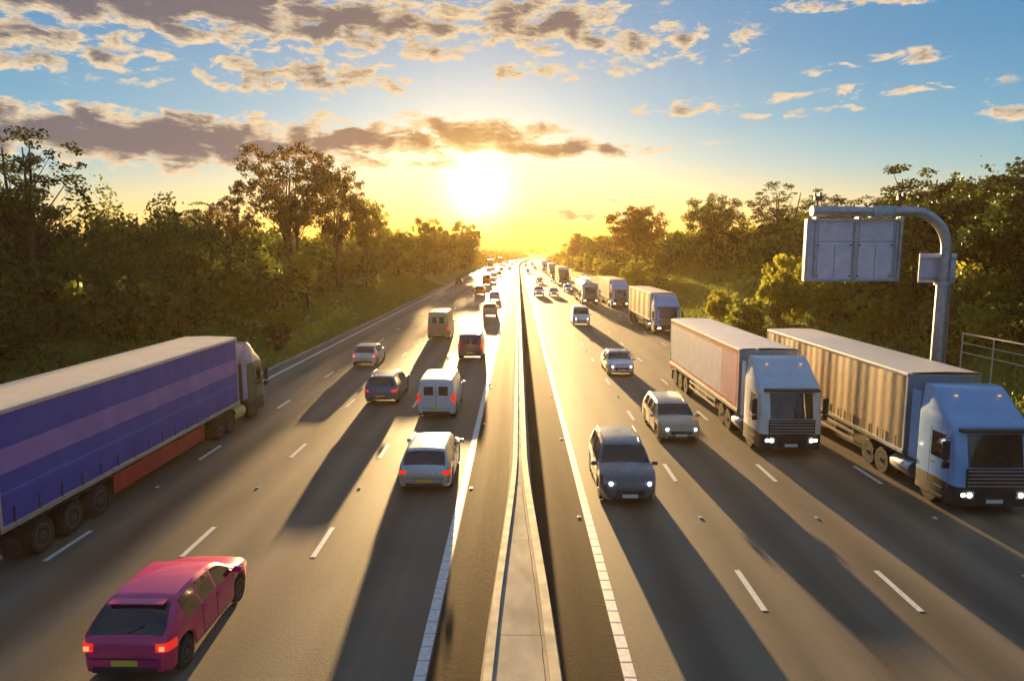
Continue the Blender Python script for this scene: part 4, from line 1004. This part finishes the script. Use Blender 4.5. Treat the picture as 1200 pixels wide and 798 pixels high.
# dense understorey on both banks: nobody could count it
def thicket(side, name, label):
    P_, S_, MI = [], [], []
    def bush(lat, y, h, r, n, ls, mi):
        zg = ground(lat, y); x = cx(y) + lat
        nc = int(34 if ls < .6 else 18)
        cd = rng.normal(size=(nc, 3)); cd /= np.linalg.norm(cd, axis=1)[:, None]; cd[:, 2] = np.abs(cd[:, 2])
        rr = rng.uniform(.62, 1.08, nc); cr = rng.uniform(.16, .34, nc)
        k = rng.integers(0, nc, n); g = rng.normal(size=(n, 3)); g /= np.linalg.norm(g, axis=1)[:, None]
        p = (cd[k] * rr[k][:, None] + g * (cr[k] * rng.uniform(.55, 1.05, n))[:, None]) * np.array([r, r, h]) + np.array([x, y, zg - .2])
        f = rng.uniform(0, 1, n) < .05; p[f] += cd[k[f]] * rng.uniform(0, .9, (f.sum(), 1)) * np.array([.4, .4, .8])
        low = rng.uniform(0, 1, n) < .22; p[low, 2] = zg + rng.uniform(0, .55, low.sum()) * h
        P_.append(p); S_.append(np.full(n, ls)); MI.append(np.where(rng.uniform(0, 1, nc) < .25, (mi + 1) % 3, mi)[k])
    s = side
    y = 4.0
    while y < 880:
        step = 3.4 + y * .018
        k = 1 + y / 260
        ls = min(1.1, .19 + y * .0019)
        n = int(3300 if y < 75 else 2300 if y < 130 else 1300 if y < 260 else 650)
        fade = 1 - .25 * sstep(260, 600, y)
        if s < 0:
            rows = ((-26.2, 4.4), (-29.4, 5.6), (-34, 6.0), (-40, 6.4)) if y < 74 else ((-30.0, 3.8), (-33, 4.6), (-37, 5.0), (-42, 5.6)) if y < 190 else ((-25, 4.6), (-29, 5.4), (-34, 6), (-40, 6.4))
        else:
            if y < 66: rows = ((27.5, 2.6), (30.0, 4.4), (33.5, 5.2), (39, 6.2))
            elif y < 125: rows = ((32.5, 3.4), (35.5, 5.0), (41, 5.6))
            elif y < 170: rows = ((30.0, 3.6), (34, 5.0), (40, 6))
            else: rows = ((25.5, 4.2), (29.5, 5.2), (35, 5.6), (42, 6))
        for lat, h in rows:
            if y < 62: h *= .86 if s < 0 else .95
            bush(lat + rng.uniform(-1, 1), y + rng.uniform(-1.3, 1.3), h * rng.uniform(.75, 1.22) * fade, (2.5 + y * .006) * rng.uniform(.85, 1.25), n, ls, int(rng.integers(0, 3)))
        if rng.uniform() < (.55 if s < 0 else (.12 if 58 < y < 125 else .55)) and not (s > 0 and y < 28):       # low scrub in front
            bush(s * (rng.uniform(22.2, 24.6) if y < 60 else rng.uniform(24, 27.5)) if (s < 0 or y > 60) else rng.uniform(21.5, 25), y, rng.uniform(.7, 1.9), rng.uniform(1, 1.7) * k, 420, ls * .75, 2 if rng.uniform() < .5 else 0)
        y += step
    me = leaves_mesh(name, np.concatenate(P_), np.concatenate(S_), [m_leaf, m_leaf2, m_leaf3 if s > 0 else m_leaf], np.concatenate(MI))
    o = bpy.data.objects.new(name, me); col.objects.link(o); tag(o, label, 'undergrowth', kind='stuff')
    # twigs and stems inside
thicket(-1, 'undergrowth', 'dark mass of bushes covering the left bank')
thicket(1, 'undergrowth', 'mass of bushes covering the top of the right bank')

# grass tufts on verges and slopes
def grass():
    n = 90000; V = []
    s = rng.uniform(0, 1, n) < .45
    y = 12 + 150 * rng.uniform(0, 1, n) ** 1.35
    lat = np.where(s, -rng.uniform(17.7, 25, n), rng.uniform(17.8, 31, n))
    hgt = rng.uniform(.10, .42, n) * (1 + (np.abs(lat) > 20) * .4) * (1 + y * .001)
    P_ = np.empty((n, 3, 3)); 
    z = np.array([ground(a, b) for a, b in zip(lat, y)])
    a = rng.uniform(0, 6.28, n); w = .025 * (1 + y * .010); x = lat + .08
    P_[:, 0] = np.stack([x - np.cos(a) * w, y - np.sin(a) * w, z - .03], 1); P_[:, 1] = np.stack([x + np.cos(a) * w, y + np.sin(a) * w, z - .03], 1)
    P_[:, 2] = np.stack([x + rng.normal(0, .09, n), y + rng.normal(0, .09, n), z + hgt], 1)
    me = bpy.data.meshes.new('grass'); me.vertices.add(3 * n); me.vertices.foreach_set('co', P_.ravel().astype(np.float32))
    me.loops.add(3 * n); me.loops.foreach_set('vertex_index', np.arange(3 * n, dtype=np.int32)); me.polygons.add(n); me.polygons.foreach_set('loop_start', np.arange(0, 3 * n, 3, dtype=np.int32))
    me.materials.append(leaf_mat('grass_blades', (.085, .15, .03), (.20, .28, .045), .4)); me.update(calc_edges=True)
    o = bpy.data.objects.new('grass', me); col.objects.link(o); tag(o, 'rough grass growing on both verges and slopes', 'grass', kind='stuff')
grass()
# far woodland on the horizon ridge
def woodland():
    P_, S_ = [], []
    for row, (yd, h) in enumerate(((1250, 8), (1500, 10), (1850, 11), (2250, 12))):
        for k in range(150):
            az_ = R(-44 + 88 * (k + rng.uniform(0, 1)) / 150); r = yd * rng.uniform(.95, 1.05); x, y = r * math.sin(az_), r * math.cos(az_)
            if row == 0 and abs(x - cx(y)) < 50: continue
            yy = y; zg = ground(x - (cx(min(yy, 1500)) + (0 if yy < 1500 else (yy - 1500) * .26)), yy); n = 110
            d = rng.normal(size=(n, 3)); d /= np.linalg.norm(d, axis=1)[:, None]; d[:, 2] = np.abs(d[:, 2])
            P_.append(d * np.array([16, 10, h * rng.uniform(.7, 1.2)]) * rng.uniform(.8, 1, (n, 1)) + np.array([x, y, zg])); S_.append(np.full(n, 5.0))
    me = leaves_mesh('far_woodland', np.concatenate(P_), np.concatenate(S_), m_leaf2)
    o = bpy.data.objects.new('far_woodland', me); col.objects.link(o); tag(o, 'distant woodland along the hazy horizon', 'woodland', kind='stuff')
woodland()

# ================================================================== haze
def haze():
    mb = MB(); mb.add([(x, y, z) for z in (-3, 27) for x, y in ((-3800, -120), (4200, -120), (4200, 4700), (-3800, 4700))], [(3, 2, 1, 0), (4, 5, 6, 7), (0, 1, 5, 4), (1, 2, 6, 5), (2, 3, 7, 6), (3, 0, 4, 7)])
    m = bpy.data.materials.new('haze_air'); m.use_nodes = True; nt = m.node_tree; nt.nodes.clear()
    v = nt.nodes.new('ShaderNodeVolumePrincipled'); v.inputs['Color'].default_value = (1.0, .70, .30, 1); v.inputs['Density'].default_value = HAZE_D; v.inputs['Anisotropy'].default_value = HAZE_G
    o = nt.nodes.new('ShaderNodeOutputMaterial'); nt.links.new(v.outputs[0], o.inputs['Volume'])
    h = mb.build('haze', m); tag(h, kind='stuff', label='thin golden evening haze in the air over the road', cat='haze')
HAZE_D, HAZE_G = 0.00020, 0.5
haze()
